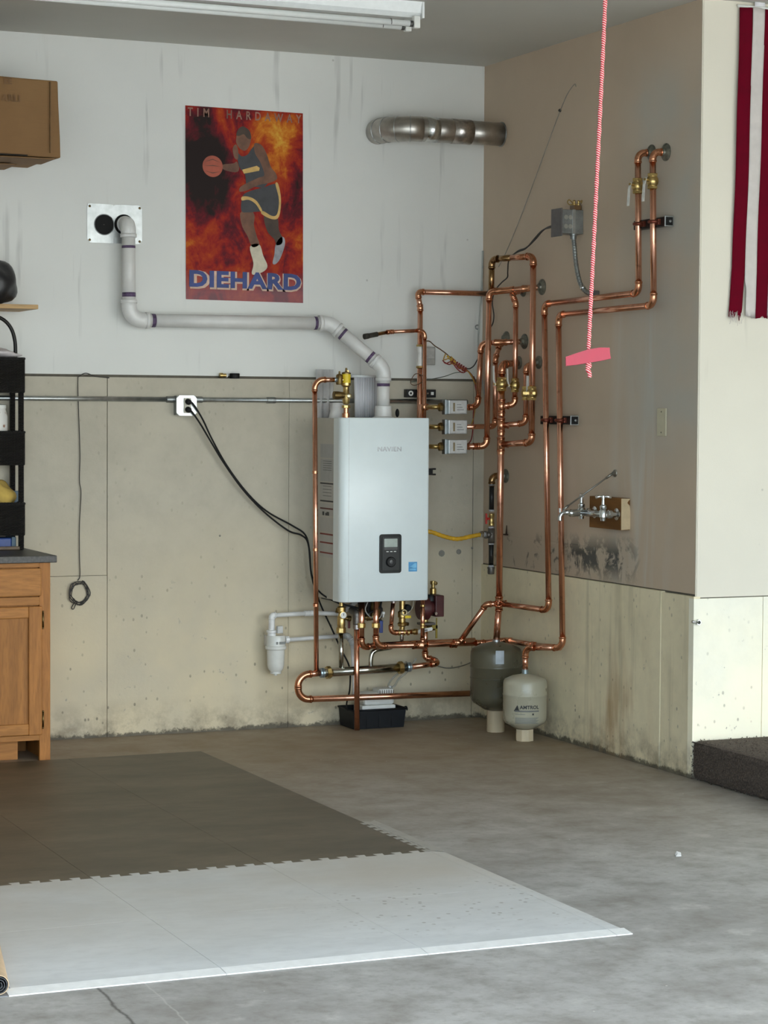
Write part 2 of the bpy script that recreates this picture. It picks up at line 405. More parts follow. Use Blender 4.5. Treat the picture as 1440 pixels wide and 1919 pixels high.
for px, py, a, b in ((828, 1037, .016, .022), (860, 1034, .013, .017), (885, 1027, .006, .008), (412, 1004, .005, .010)):
    p = at(px, py, 'y', -PF); struct('mortar_patch', MB().lathe((p.x, -PF-.0025, p.z), (0, -1, 0), [(.001, .0015), (a*.7, .0012), (a, .0), (a, -.002)], 9), M('mortar_grey', (.24, .23, .20), .8), par=wbl)
# right wall, set back between the corner and the bright return
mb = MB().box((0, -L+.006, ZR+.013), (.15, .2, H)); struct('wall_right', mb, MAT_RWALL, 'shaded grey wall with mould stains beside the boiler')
mb = MB().box((.008, -L+.006, -.05), (.15, .2, ZR+.013)); wrl = struct('wall_right_lower', mb, M('dark_joint', (0, 0, 0)), 'stained concrete foundation of the shaded wall')
ys = [0.01, at(1165, 1250, 'x', -.01).y, at(1239, 1250, 'x', -.01).y, -L-.006]
for i in range(3):
    g = .0018; dz = (0, .0, -.004)[i]
    struct('concrete_panel', MB().box((-.010-.003*(i == 1), ys[i]-g, 0), (.02, ys[i+1]+g, ZR+dz+.008)), MAT_CONC_R, par=wrl)
mb = MB().box((-.006, ys[1]-.006, .01), (.01, ys[1]+.006, ZR)); struct('joint_filler', mb, M('joint_filler', (.70, .65, .52), .7), par=wrl)
mb = MB().box((-.007, ys[2]-.005, .05), (.01, ys[2]+.005, ZR)); struct('joint_filler', mb, M('joint_filler', (0, 0, 0)), par=wrl)
# mortar lip where the drywall of the recess ends
mb = MB().box((-.004, -1.15, .885), (.01, -.0, .90)); struct('trim_1', mb, MAT_RWALL, 'low lip where the patched wall meets the foundation')
# bright return wall facing the doors
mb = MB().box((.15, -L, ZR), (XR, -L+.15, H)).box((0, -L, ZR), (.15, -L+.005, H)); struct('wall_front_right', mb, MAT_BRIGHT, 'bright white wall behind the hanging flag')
mb = MB().box((.15, -L+.004, -.05), (XR, -L+.15, ZR)); wfl = struct('wall_front_right_lower', mb, M('dark_joint', (0, 0, 0)), 'white painted concrete foundation of the bright wall')
xb = [-.012, at(1427, 1250, 'y', -L).x, 1.6, XR]
for i in range(3): struct('concrete_panel', MB().box((xb[i]+(.0015 if i else 0), -L-.008, 0), (xb[i+1]-.0015, -L+.03, ZR-.004)), MAT_CONC_B, par=wfl)
mb = MB().box((0.004, -L-.003, ZR+.002), (.040, -L+.01, H)); struct('trim_2', mb, MAT_BRIGHT, 'taped corner bead of the bright wall')
# the rest of the garage, outside the frame
struct('wall_left', MB().box((XL-.2, DOOR_Y-.2, 0), (XL, .2, H)), MAT_DRY, 'off-white side wall of the garage')
struct('wall_far_right', MB().box((XR, DOOR_Y-.2, 0), (XR+.2, -L+.15, H)), MAT_BRIGHT, 'white side wall of the garage')
mb = MB(); xx = [XL]+[v for d in DOORS for v in d]+[XR]
for i in range(0, len(xx), 2): mb.box((xx[i], DOOR_Y-.2, 0), (xx[i+1], DOOR_Y, H))
for a, b in DOORS: mb.box((a, DOOR_Y-.2, DOOR_H), (b, DOOR_Y, H))
struct('wall_front', mb, MAT_DRY, 'front wall with the open garage doors')

# ------------------------------------------------------------------ pipework helpers
def run(par, pts, r, mat=None, emat=None, R=None, fat=1.15, name='pipe', ename='elbow', seg=14, mats=None, collars=True):
    "straight pipes with swept elbows at the corners; every pipe and elbow is a part of its own"
    mat = mat or CU; emat = emat or CU_E; R = R or r*2.1
    pts = [V(p) for p in pts]; n = len(pts); st = [None]*n; en = [None]*n
    trim = [0]*n
    for i in range(1, n-1):
        a = (pts[i-1]-pts[i]).normalized(); b = (pts[i+1]-pts[i]).normalized(); th = PI-a.angle(b)
        tr = R*math.tan(th/2); trim[i] = min(tr, .46*min((pts[i]-pts[i-1]).length, (pts[i+1]-pts[i]).length))
    for i in range(n-1):
        d = (pts[i+1]-pts[i]); l = d.length; d.normalize()
        a = pts[i]+d*(trim[i]*.9); b = pts[i+1]-d*(trim[i+1]*.9)
        if (b-a).length > .002: part(par, name, MB().tube([a, b], r, seg), (mats[i] if mats else mat))
    for i in range(1, n-1):
        a = (pts[i-1]-pts[i]).normalized(); b = (pts[i+1]-pts[i]).normalized(); t = trim[i]
        p0 = pts[i]+a*t; p2 = pts[i]+b*t; arc = []
        th = PI-a.angle(b)
        if th < .06: continue
        k = 8
        for j in range(k+1):
            u = j/k; w = math.cos(th/2); den = (1-u)**2+2*u*(1-u)*w+u*u
            arc.append((p0*(1-u)**2+pts[i]*(2*u*(1-u)*w)+p2*u*u)/den)
        c = r*.9
        m = MB().tube([p0+a*c]+arc+[p2+b*c], r*fat, seg)
        if collars:
            m.tube([p0+a*(c*.55), p0+a*c*1.15], r*fat*1.09, seg).tube([p2+b*(c*.55), p2+b*c*1.15], r*fat*1.09, seg)
        part(par, ename, m, (mats[i] if mats and mats[i] is CU_D else emat))
def collar(par, c, d, r, ln=.028, mat=None, name='coupling', fat=1.17):
    c = V(c); d = V(d).normalized()
    m = MB().lathe(c-d*ln/2, d, [(r, 0), (r*fat*1.08, 0), (r*fat*1.08, ln*.16), (r*fat, ln*.2), (r*fat, ln*.8), (r*fat*1.08, ln*.84), (r*fat*1.08, ln), (r, ln)], 14)
    return part(par, name, m, mat or CU_E)
def tee(par, c, d, b, r, rb=None, mat=None):
    c = V(c); d = V(d).normalized(); b = V(b).normalized(); rb = rb or r; ln = r*4.2
    m = MB().tube([c-d*ln/2, c+d*ln/2], r*1.15, 14).tube([c, c+b*r*2.2], rb*1.15, 14)
    for s in (-1, 1): m.tube([c+d*s*ln*.42, c+d*s*ln*.52], r*1.26, 14)
    m.tube([c+b*r*1.9, c+b*r*2.35], rb*1.26, 14)
    return part(par, 'tee', m, mat or CU_E)
def flange(par, c, ax, R=.030, mat=None):
    c = V(c); ax = V(ax).normalized()
    m = MB().lathe(c, ax, [(.001, .0), (R, 0), (R, .004), (R*.82, .010), (R*.5, .014), (R*.42, .022), (.001, .022)], 20)
    return part(par, 'escutcheon', m, M('weathered_zinc', (.20, .20, .165), .5, .8, var=.4, scale=60))
def nut(c, d, R, ln, seg=6):
    c = V(c); d = V(d).normalized()
    return MB().lathe(c-d*ln/2, d, [(R*.6, 0), (R*.93, 0), (R, ln*.12), (R, ln*.88), (R*.93, ln), (R*.6, ln)], seg, smooth=False)
def ball_valve(name, label, c, d, r, lever, lev_len=.075, group=None, lmat=None, body=None, lever_tip=None, stem=.012):
    "inline ball valve: brass body, two hex ends, stem and a lever handle"
    c = V(c); d = V(d).normalized(); lever = V(lever).normalized()
    t = thing(name, label, 'valve', c, group); bm_ = body or BRASS
    part(t, 'body', MB().lathe(c-d*.030, d, [(r, 0), (r*1.3, 0), (r*1.3, .012), (r*1.55, .016), (r*1.75, .030), (r*1.55, .044), (r*1.3, .048), (r*1.3, .060), (r, .060)], 16), bm_)
    for s in (-1, 1): part(t, 'hex_end', nut(c+d*(.026*s), d, r*1.55, .012), bm_)
    p = c+lever*(r*1.6); tip = p+lever*stem
    part(t, 'stem', MB().tube([c+lever*r, tip+lever*.004], r*.38, 10), bm_)
    side = d if lever_tip is None else V(lever_tip).normalized()
    path = [tip-side*.008, tip, tip+lever*.006+side*.022, tip+lever*.008+side*lev_len]
    nn = side.cross(lever).normalized(); hb = MB()
    for i in range(3):
        a, b = path[i], path[i+1]; u = (b-a).normalized(); w = u.cross(nn)
        hb.add([a-nn*.006-w*.0015, a+nn*.006-w*.0015, a+nn*.006+w*.0015, a-nn*.006+w*.0015, b-nn*.006-w*.0015, b+nn*.006-w*.0015, b+nn*.006+w*.0015, b-nn*.006+w*.0015],
               [(0, 1, 2, 3), (7, 6, 5, 4), (0, 4, 5, 1), (1, 5, 6, 2), (2, 6, 7, 3), (3, 7, 4, 0)])
    part(t, 'lever', hb, lmat or WHITE_P)
    return t
def cable(name, label, pts, r, mat, cat='cable', n=8, seg=8, group=None):
    pth = smooth_path(pts, n); return solo(name, MB().tube(pth, r, seg), mat, label, cat, pth[0], group)

# ------------------------------------------------------------------ floor mat of interlocking tiles
TX = [-1.655, -2.249, -2.837, -3.425, -4.013]; YS, YM, YE = -3.025, -3.640, -4.252
TH = .008
def teeth(a, b, p=.064, dep=.030, inset=.02):
    "tooth outline along x from a to b: list of (x, offset)"
    out = []; n = max(1, round(abs(b-a)/p)); st = (b-a)/n
    for i in range(n):
        x = a+i*st; out += [(x+st*.06, 0), (x-st*.02, dep), (x+st*.52, dep), (x+st*.44, 0)]
    return out
lm = thing('light_floor_mat', 'light grey interlocking vinyl floor mat with white ramp edging', 'floor mat', ((TX[0]+TX[3])/2, -3.7, 0))
dm = thing('dark_floor_mat', 'dark grey interlocking vinyl floor mat in front of the oak cabinet', 'floor mat', ((TX[0]+TX[3])/2, -1.9, 0))
g = .0006
for i in range(4):
    x1, x0 = TX[i], TX[i+1]
    te = teeth(x0+g, x1-g)
    te = [(min(max(x, x0+g), x1-g), o) for x, o in te]
    pts = [(x1-g, YM+g), (x1-g, YS)]+[(x, YS+o) for x, o in reversed(te)]+[(x0+g, YS), (x0+g, YM+g)]
    part(lm, 'tile', MB().prism([(x, y, 0.0) for x, y in pts], (0, 0, TH)), MAT_TLIGHT)
    part(lm, 'tile', MB().box((x0+g, YE, 0), (x1-g, YM-g, TH)), MAT_TLIGHT)
    # dark row whose edge takes the teeth
    pts = [(x0+g, YS+.6), (x0+g, YS+g)]+[(x, YS+o+g) for x, o in te]+[(x1-g, YS+g), (x1-g, YS+.6)]
    part(dm, 'tile', MB().prism([(x, y, 0) for x, y in reversed(pts)], (0, 0, TH)), MAT_TDARK)
    for k in range(1, 4): part(dm, 'tile', MB().box((x0+g, YS+.6*k+g, 0), (x1-g, min(YS+.6*(k+1)-g, -.628), TH)), MAT_TDARK)
def ramp(a, b, out, par, mat, name='edge_ramp'):
    a, b, out = V(a), V(b), V(out)
    part(par, name, MB().add([a, b, b+out, a+out, a+V((0, 0, TH)), b+V((0, 0, TH)), b+out+V((0, 0, .0028)), a+out+V((0, 0, .0028))],
         [(3, 2, 1, 0), (4, 5, 6, 7), (0, 1, 5, 4), (1, 2, 6, 5), (2, 3, 7, 6), (3, 0, 4, 7)]), mat)
for i in range(3): ramp((TX[i+1]+.001, YE-.0005, 0), (TX[i]-.001, YE-.0005, 0), (0, -.052, 0), lm, MAT_EDGE)
ramp((TX[0]+.001, YE-.0005, 0), (TX[0]+.052, YE-.0005, 0), (0, -.052, 0), lm, MAT_EDGE)
ramp((TX[4], YE-.0005, 0), (TX[3]-.002, YE-.0005, 0), (0, -.052, 0), lm, MAT_EDGEG)
for ya, yb in ((YE, YM), (YM, YS)): ramp((TX[0]+.0005, ya+.001, 0), (TX[0]+.0005, yb-.001, 0), (.052, 0, 0), lm, MAT_TLIGHT)
# toothed edging strip along the last dark tile
te = teeth(YS+.004, YS+.596, .062, .030)
pts = [(TX[0]+.052, YS+.600), (TX[0]+.052, YS+.002)]+[(TX[0]+.012-o, y) for y, o in te]
part(dm, 'edge_ramp', MB().prism([(x, y, TH) for x, y in pts], (0, 0, .0006)), MAT_EDGE2)
ramp((TX[0]+.0005, YS+.002, 0), (TX[0]+.0005, YS+.6, 0), (.050, 0, 0), dm, MAT_EDGE2)
# rolled offcut of sheet flooring, bottom left
c0 = at(-2, 1846, 'z', .034); dr = (at(-14, 1790, 'z', .034)-c0).normalized()
t = thing('flooring_roll', 'rolled-up tan sheet flooring with a black backing lying on the mat', 'flooring roll', c0-V((0, 0, .034)))
TAN = M('tan_sheet_flooring', (.56, .42, .27), .5, var=.2, scale=12)
def spiral(r0, r1, turns, p, w=.002, n=70):
    side = dr.cross(V((0, 0, 1))).normalized(); m = MB(); o = []
    for i in range(n+1):
        th = turns*2*PI*i/n-PI/2; rr = r1+(r0-r1)*i/n
        for q in (rr, rr-w): o.append(p+side*math.cos(th)*q+V((0, 0, 1))*math.sin(th)*q)
    far = [v+dr*.55 for v in o]; k = len(o); fs = []
    for i in range(n):
        a = 2*i; fs += [(a, a+1, a+3, a+2), (a, a+2, a+2+k, a+k), (a+1, a+1+k, a+3+k, a+3), (a+k, a+2+k, a+3+k, a+1+k)]
    return m.add(o+far, fs)
part(t, 'outer_sheet', spiral(.0245, .0255, 1.0, c0), TAN); part(t, 'backing', spiral(.008, .0232, 2.4, c0, .0022), M('grey_felt_backing', (.05, .055, .06), .7))
fl = at(8, 1858, 'z', TH); 
fb = MB(); n = 7
for i in range(n):
    u = i/(n-1); y0 = fl.y-.020; x = fl.x-.05+.06*u; z = TH+.003+.012*math.sin(u*2.4); fb.v += [V((x, y0, z)), V((x, y0+.03, z)), V((x, y0+.03, z+.003)), V((x, y0, z+.003))]
for i in range(n-1):
    for k in range(4): fb.f.append((4*i+k, 4*i+(k+1) % 4, 4*i+4+(k+1) % 4, 4*i+4+k)); fb.sm.append(True)
fb.f += [(3, 2, 1, 0), (4*n-4, 4*n-3, 4*n-2, 4*n-1)]; fb.sm += [False]*2
solo('mat_offcut', fb, MAT_EDGEG, 'curled dark grey vinyl offcut beside the tan flooring roll', 'offcut', (fl.x-.02, fl.y, TH))

# ------------------------------------------------------------------ carpeted step
def carpet_mat():
    t = NT('brown_carpet'); n = t.noise(130, 4, .7); n2 = t.noise(6, 4)
    c = t.ramp(n, [(.3, (.045, .033, .026)), (.52, (.115, .085, .066)), (.72, (.25, .19, .15))]); c = t.mix(t.ramp(n2, [(.4, 0), (.7, .3)]), c, (.16, .125, .10))
    t.bump(n, 1.0, .012); return t.out(c, .95)
mb = MB().box((-.016, -3.5, .001), (1.9, -L-.010, SH-.004), .022); n0 = len(mb.v)
st = solo('carpeted_step', mb, carpet_mat(), 'low house step wrapped in dark brown carpet', 'step', (.6, -2.7, 0))
# short loops of pile that break the edge
pm = MB()
for i in range(2600):
    y = random.uniform(-2.75, -L-.012); k = random.random()
    if k < .6: p = V((-.016, y, random.uniform(.004, SH-.02))); nn = V((-1, 0, 0))
    elif k < .75: p = V((-.012, y, SH-.012)); nn = V((-.7, 0, .7))
    else: p = V((random.uniform(0, .45), y, SH-.005)); nn = V((0, 0, 1))
    a = nn.orthogonal().normalized(); a.rotate(Quaternion(nn, random.uniform(0, 6.3))); w = .0035; h = random.uniform(.003, .007)
    q = p+nn*h+V((random.uniform(-.003, .003), random.uniform(-.003, .003), random.uniform(-.003, .003)))
    pm.add([p-a*w, p+a*w, q], [(0, 1, 2)])
po = part(st, 'carpet_pile', pm, carpet_mat()); po['kind'] = 'stuff'

# ------------------------------------------------------------------ ceiling light
t = thing('ceiling_light', 'white two-tube fluorescent batten light under the ceiling, unlit', 'light', (-2.0, -1.3, H))
xe = at(772, 12, 'z', H).x; yb_ = at(772, 12, 'z', H).y; LW = 2.44
x0, x1 = xe-LW, xe; yb0, yb1 = yb_-.005, yb_-.115; zb = H-.062
ENAM = M('lamp_enamel', (.76, .78, .78), .3, var=.05)
hs = [(x0, yb0, H), (x0, yb0-.012, zb+.018), (x0, yb0-.030, zb), (x0, yb1+.030, zb), (x0, yb1+.012, zb+.018), (x0, yb1, H)]
part(t, 'housing', MB().prism([V(p) for p in hs], (LW, 0, 0)), ENAM)
part(t, 'end_cap', MB().box((x1-.004, yb0+.002, H-.066), (x1+.006, yb1-.002, H), .002), ENAM)
for yy in (yb0-.012, yb1+.012):
    zt = zb-.028
    tu = part(t, 'tube', MB().tube([(x0+.06, yy, zt), (x1-.055, yy, zt)], .0127, 16), M('lamp_glass', (.80, .82, .81), .18, var=.03))
    part(tu, 'tube_cap', MB().tube([(x1-.056, yy, zt), (x1-.042, yy, zt)], .0131, 16), M('lamp_cap', (.10, .10, .095), .4, .6))
    part(t, 'lamp_holder', MB().box((x1-.040, yy-.014, zt-.018), (x1-.012, yy+.014, zb+.004), .004), WHITE_P)
    for xk in (x1-.14, x0+.5): part(t, 'lamp_clip', MB().torus((xk, yy, zt), (1, 0, 0), .0145, .0012, 16, 6, 0, PI), M('lamp_cap', (0, 0, 0)))

# ------------------------------------------------------------------ emergency release cord of the door opener
ro = CAM+(FW+RT*((1103-720)/FPX)-UP*((668-959.5)/FPX))*4.72
zt = 2.72
def rope_mat():
    t = NT('red_white_braid'); x, y, z = t.xyz(); w = t.math('SINE', t.math('MULTIPLY_ADD', z, 1300, t.math('MULTIPLY', x, 700)))
    c = t.mix(t.ramp(w, [(.35, 0), (.6, 1)]), (.42, .025, .035), (.74, .47, .46)); t.bump(w, .5, .001); return t.out(c, .8)
ROPE = rope_mat()
rt = ro+V((.030, -.02, 0)); rt.z = zt
rp = smooth_path([rt, rt.lerp(ro, .3)+V((.004, 0, 0)), rt.lerp(ro, .7)+V((.002, 0, 0)), ro+V((0, 0, .008)), ro], 40)
t = thing('release_cord', 'red and white braided cord with a pink pull handle hanging from the door track', 'pull cord', ro)
rb = MB(); rr = [.0042+.0007*math.sin(i*1.9) for i in range(len(rp))]; rb.tube(rp, rr, 10); part(t, 'cord', rb, ROPE)
hr = RT; hw = .047; hp = []; tilt = V((0, 0, .055))
def hpt(u, v): return ro+hr*(u*hw)+V((0, 0, v))+tilt*(u*.12)
outline = [(-1, -.0135), (-.5, -.0142), (0, -.0138), (.5, -.0130), (1.0, -.0115), (.955, .0), (.94, .0115), (.5, .0150), (0, .0145), (-.5, .0105), (-1.02, .0055)]
hb = MB().prism([hpt(u, v)+FW*-.008 for u, v in outline], FW*.018)
PINKH = M('faded_red_plastic', (.30, .012, .030), .5, var=.08)
part(t, 'handle', hb, PINKH, 'faded red plastic pull handle')
kp = smooth_path([ro+V((0, 0, -.012)), ro+V((.004, 0, -.02)), ro+V((-.003, -.002, -.026)), ro+V((.003, 0, -.034)), ro+V((.004, 0, -.044))], 8)
part(t, 'knot', MB().tube(kp, .0045, 8).ball(ro+V((.001, 0, -.020)), .0065, seg=10, ring=6), ROPE)
t = thing('door_track', 'steel opener rail and trolley under the ceiling carrying the release cord', 'door track', (rt.x, rt.y, 2.75))
part(t, 'rail', MB().box((rt.x-.02, DOOR_Y, 2.75), (rt.x+.02, -4.6, 2.79)), GALV); part(t, 'trolley', MB().box((rt.x-.03, rt.y-.06, 2.718), (rt.x+.03, rt.y+.06, 2.76), .006), GALV_D)
for yy in (-4.7, -6.4): part(t, 'hanger', MB().box((rt.x-.015, yy-.015, 2.79), (rt.x+.015, yy+.015, H)), GALV_D)

# ------------------------------------------------------------------ oak cabinet, worktop
def oak_mat(name, tint, ax):
    t = NT(name); st = (3, 3, .35) if ax == 'z' else (.35, 3, 3)
    n = t.noise(7, 5, .6, stretch=st, dist=1.2); w = t.noise(45, 3, stretch=st)
    c = t.mix(t.ramp(n, [(.35, 0), (.65, 1)]), tuple(a*.72 for a in tint), tint); c = t.mix(t.ramp(w, [(.45, 0), (.7, .5)]), c, tuple(a*.5 for a in tint))
    t.bump(w, .15, .001); return t.out(c, .5, Specular_IOR_Level=.25)
OAKV = oak_mat('oak_upright_grain', (.44, .18, .045), 'z'); OAKH = oak_mat('oak_level_grain', (.46, .195, .050), 'x'); OAKP = oak_mat('oak_panel', (.40, .165, .040), 'z')
CY = -.592; cx1 = at(94.5, 1400, 'y', CY).x; cw = .92; cx0 = cx1-cw
zz = lambda py, y=CY: at(60, py, 'y', y).z
xx_ = lambda px, y=CY: at(px, 1200, 'y', y).x
ZT = at(104, 1041, 'y', CY-.03).z      # worktop surface
zct = ZT-.030
t = thing('base_cabinet', 'oak base cabinet with a drawer above a framed door', 'cabinet', ((cx0+cx1)/2, -.3, 0))
zk = zz(1388)
part(t, 'carcass', MB().box((cx0, CY+.019, zk), (cx1-.001, -.035, zct)), OAKV)
part(t, 'side_foot', MB().box((cx1-.020, CY+.02, 0), (cx1-.001, -.04, zk)), OAKV)
part(t, 'stile', MB().box((xx_(74), CY, .0), (cx1, CY+.02, zct), .0015), OAKV)
part(t, 'stile', MB().box((cx0, CY, .0), (cx0+.05, CY+.02, zct), .0015), OAKV)
for a, b in ((1050, 1063), (1119, 1134), (1378, 1388)): part(t, 'rail', MB().box((cx0+.05, CY, zz(b)), (xx_(74), CY+.02, min(zz(a), zct)), .001), OAKH)
part(t, 'toe_kick', MB().box((cx0+.05, CY+.075, 0), (xx_(33, CY+.075), CY+.09, zk)), OAKH)
part(t, 'toe_recess', MB().box((xx_(33, CY+.075), CY+.30, 0), (cx1-.03, CY+.31, zk)), OAKP)
d = part(t, 'drawer_front', MB().box((cx0+.04, CY-.012, zz(1117)), (xx_(76.5), CY+.001, zz(1065)), .004), OAKH)
part(d, 'knob', MB().lathe(((cx0+cx1)/2, CY-.012, zz(1091)), (0, -1, 0), [(.006, 0), (.007, .012), (.015, .018), (.013, .026), (.001, .028)], 14), BRONZE)
dr_ = part(t, 'door', MB().box((cx0+.04, CY-.006, zz(1377)), (xx_(77), CY+.001, zz(1136)), .001), OAKP)
dx0, dx1, dz0, dz1 = cx0+.04, xx_(77), zz(1377), zz(1136); fw_ = dx1-xx_(52)
part(dr_, 'door_stile', MB().box((dx1-fw_, CY-.020, dz0), (dx1, CY-.004, dz1), .004), OAKV)
part(dr_, 'door_stile', MB().box((dx0, CY-.020, dz0), (dx0+fw_, CY-.004, dz1), .004), OAKV)
part(dr_, 'door_rail', MB().box((dx0+fw_, CY-.0195, dz1-fw_*.85), (dx1-fw_, CY-.004, dz1-.001), .004), OAKH)
part(dr_, 'door_rail', MB().box((dx0+fw_, CY-.0195, dz0+.001), (dx1-fw_, CY-.004, dz0+fw_*.85), .004), OAKH)
for a, b in ((1148, 1176), (1335, 1363)):
    hx = xx_(79.5); part(dr_, 'hinge', MB().tube([(hx, CY-.010, zz(b)), (hx, CY-.010, zz(a))], .0042, 10).ball((hx, CY-.010, zz(a)+.003), .0046, seg=8, ring=6).ball((hx, CY-.010, zz(b)-.003), .0046, seg=8, ring=6), BRONZE)
wt_r = at(107, 1041, 'y', CY-.03).x
solo('worktop', MB().box((cx0-.02, CY-.030, zct), (wt_r, -.031, ZT), .003), M('charcoal_laminate', (.062, .056, .050), .45, var=.5, scale=90), 'charcoal laminate worktop on the oak cabinet', 'worktop', ((cx0+cx1)/2, -.3, zct))

# ------------------------------------------------------------------ wicker rack on the worktop
def wicker_mat():
    t = NT('black_wicker'); x, y, z = t.xyz(t.co); a = t.math('SINE', t.math('MULTIPLY', z, 900)); b = t.math('SINE', t.math('MULTIPLY', t.math('ADD', x, y), 420))
    h = t.math('MULTIPLY', a, b); c = t.mix(t.ramp(h, [(.3, 0), (.8, 1)]), (.006, .005, .005), (.030, .025, .022)); t.bump(h, .9, .004); return t.out(c, .5)
WICK = wicker_mat()
rkf = at(43, 1031, 'z', ZT); ry0 = rkf.y+.012; rx1 = rkf.x+.010; rd = .175; rw = .46; rx0 = rx1-rw; ry1 = ry0+rd
rz = lambda py: at(30, py, 'y', ry0).z
t = thing('wicker_rack', 'black woven wicker rack with three tray tiers on the worktop', 'rack', ((rx0+rx1)/2, (ry0+ry1)/2, ZT))
ztop = rz(674)
for (x, y) in ((rx1-.012, ry0+.012), (rx0+.012, ry0+.012), (rx1-.012, ry1-.012), (rx0+.012, ry1-.012)):
    part(t, 'post', MB().box((x-.011, y-.011, ZT), (x+.011, y+.011, ztop-.01), .004), WICK)
part(t, 'bottom_rail', MB().box((rx0, ry0, ZT+.001), (rx1-.02, ry0+.02, ZT+.016), .003), M('brown_cane', (.14, .09, .05), .5))
tiers = [(672, 736), (810, 872), (944, 1004)]
for a, b in tiers:
    z1, z0 = rz(a), rz(b); tr = part(t, 'tray', MB().box((rx0, ry0, z0), (rx1, ry1, z0+.012)), WICK)
    for q in (MB().box((rx0, ry0-.004, z0), (rx1, ry0+.010, z1), .004), MB().box((rx0, ry1-.010, z0), (rx1, ry1+.004, z1), .004),
              MB().box((rx1-.010, ry0, z0), (rx1+.004, ry1, z1), .004), MB().box((rx0-.004, ry0, z0), (rx0+.010, ry1, z1), .004)):
        part(tr, 'woven_side', q, WICK)
    part(tr, 'rim', MB().tube([(rx0, ry0-.002, z1), (rx1, ry0-.002, z1), (rx1+.001, ry1, z1), (rx0, ry1, z1), (rx0, ry0-.002, z1)], .006, 8), WICK)
hy = (ry0+ry1)/2; a0 = at(29, 662, 'y', hy); xm = (rx0+rx1)/2; hh = [at(29, 674, 'y', hy), a0, at(28, 640, 'y', hy), at(22, 618, 'y', hy), at(10, 602, 'y', hy), at(-8, 592, 'y', hy), at(-26, 588, 'y', hy)]
hh = [p for p in hh if p.x > xm+.01]; hh += [V((xm, hy, hh[-1].z+.003))]+[V((2*xm-p.x, p.y, p.z)) for p in reversed(hh)]
part(t, 'hoop_handle', MB().tube(smooth_path(hh, 6), .0085, 10), M('black_metal', (.012, .011, .010), .4, .5), 'bent black tube handle')
def lumpy(name, c, sx, sy, sz, mat, label, cat, seed, zmin=None, amp=.16, seg=28, ring=18):
    random.seed(seed); m = MB().ball((0, 0, 0), 1, seg=seg, ring=ring); ph = [(V((random.uniform(-3, 3), random.uniform(-3, 3), random.uniform(-3, 3))), random.uniform(0, 6)) for _ in range(7)]
    c = V(c)
    for i, p in enumerate(m.v):
        k = 1+amp*sum(math.sin(q.dot(p)*1.6+f) for q, f in ph)/3.2; p = V((p.x*k*sx, p.y*k*sy, p.z*k*sz))+c
        if zmin is not None and p.z < zmin+.001: p.z = zmin+.001
        m.v[i] = p
    return solo(name, m, mat, label, cat, (c.x, c.y, zmin if zmin is not None else c.z))
lumpy('folded_cloth', at(2, 668, 'y', hy)+V((-.03, 0, .008)), .11, .065, .022, M('pinkish_white_cloth', (.62, .57, .57), .9, var=.2, scale=25), 'crumpled pinkish white cloth on top of the wicker rack', 'cloth', 3, rz(672)+.006, .3)
z2 = rz(870)+.012
cu_ = at(-8, 780, 'y', hy); zc2 = rz(810)
t = thing('patterned_jar', 'white jar with a brown flower pattern on the middle wicker tray', 'jar', (cu_.x, hy, zc2-.05))
jz = rz(872)+.013
def jar_mat():
    t_ = NT('patterned_glaze'); v = t_.voro(38); c = t_.mix(t_.ramp(v, [(.2, 1), (.3, 0)]), (.70, .68, .64), (.30, .16, .10)); return t_.out(c, .3)
part(t, 'body', MB().lathe((cu_.x, hy, jz), (0, 0, 1), [(.001, 0), (.045, 0), (.052, .02), (.052, .20), (.042, .235), (.001, .235)], 24), jar_mat()); part(t, 'lid', MB().lathe((cu_.x, hy, jz+.235), (0, 0, 1), [(.001, 0), (.045, 0), (.045, .015), (.012, .022), (.012, .04), (.001, .042)], 20), WHITE_P)
zz3 = rz(1004)+.012
lumpy('yellow_rag', at(2, 930, 'y', hy)+V((-.02, 0, 0)), .075, .045, .075, M('mustard_cloth', (.50, .34, .08), .9, var=.25, scale=20), 'mustard yellow rag bundled in the lowest wicker tray', 'rag', 11, zz3, .22)
b_ = at(30, 935, 'y', ry1-.05); solo('blue_carton', MB().box((b_.x-.10, ry1-.055, zz3), (b_.x+.022, ry1-.020, at(30, 920, 'y', ry1-.05).z), .004), M('slate_blue_card', (.10, .15, .20), .6), 'slate blue carton behind the yellow rag', 'carton', (b_.x-.04, ry1-.04, zz3))
zb2 = at(20, 1010, 'y', ry0+.05).z
t = thing('blue_toolbox', 'royal blue case lying on the worktop under the wicker trays', 'case', (rx1-.2, ry0+.09, ZT))
part(t, 'case_body', MB().box((rx0+.05, ry0+.03, ZT+.0005), (at(22, 1015, 'y', ry0+.03).x, ry1-.03, at(20, 1008, 'y', ry0+.03).z), .005), M('royal_blue_plastic', (.015, .05, .22), .4)); part(t, 'case_end', MB().box((at(22, 1015, 'y', ry0+.03).x, ry0+.032, ZT+.0005), (rx1-.028, ry1-.03, at(20, 1006, 'y', ry0+.03).z), .005), M('slate_blue_card', (0, 0, 0)))

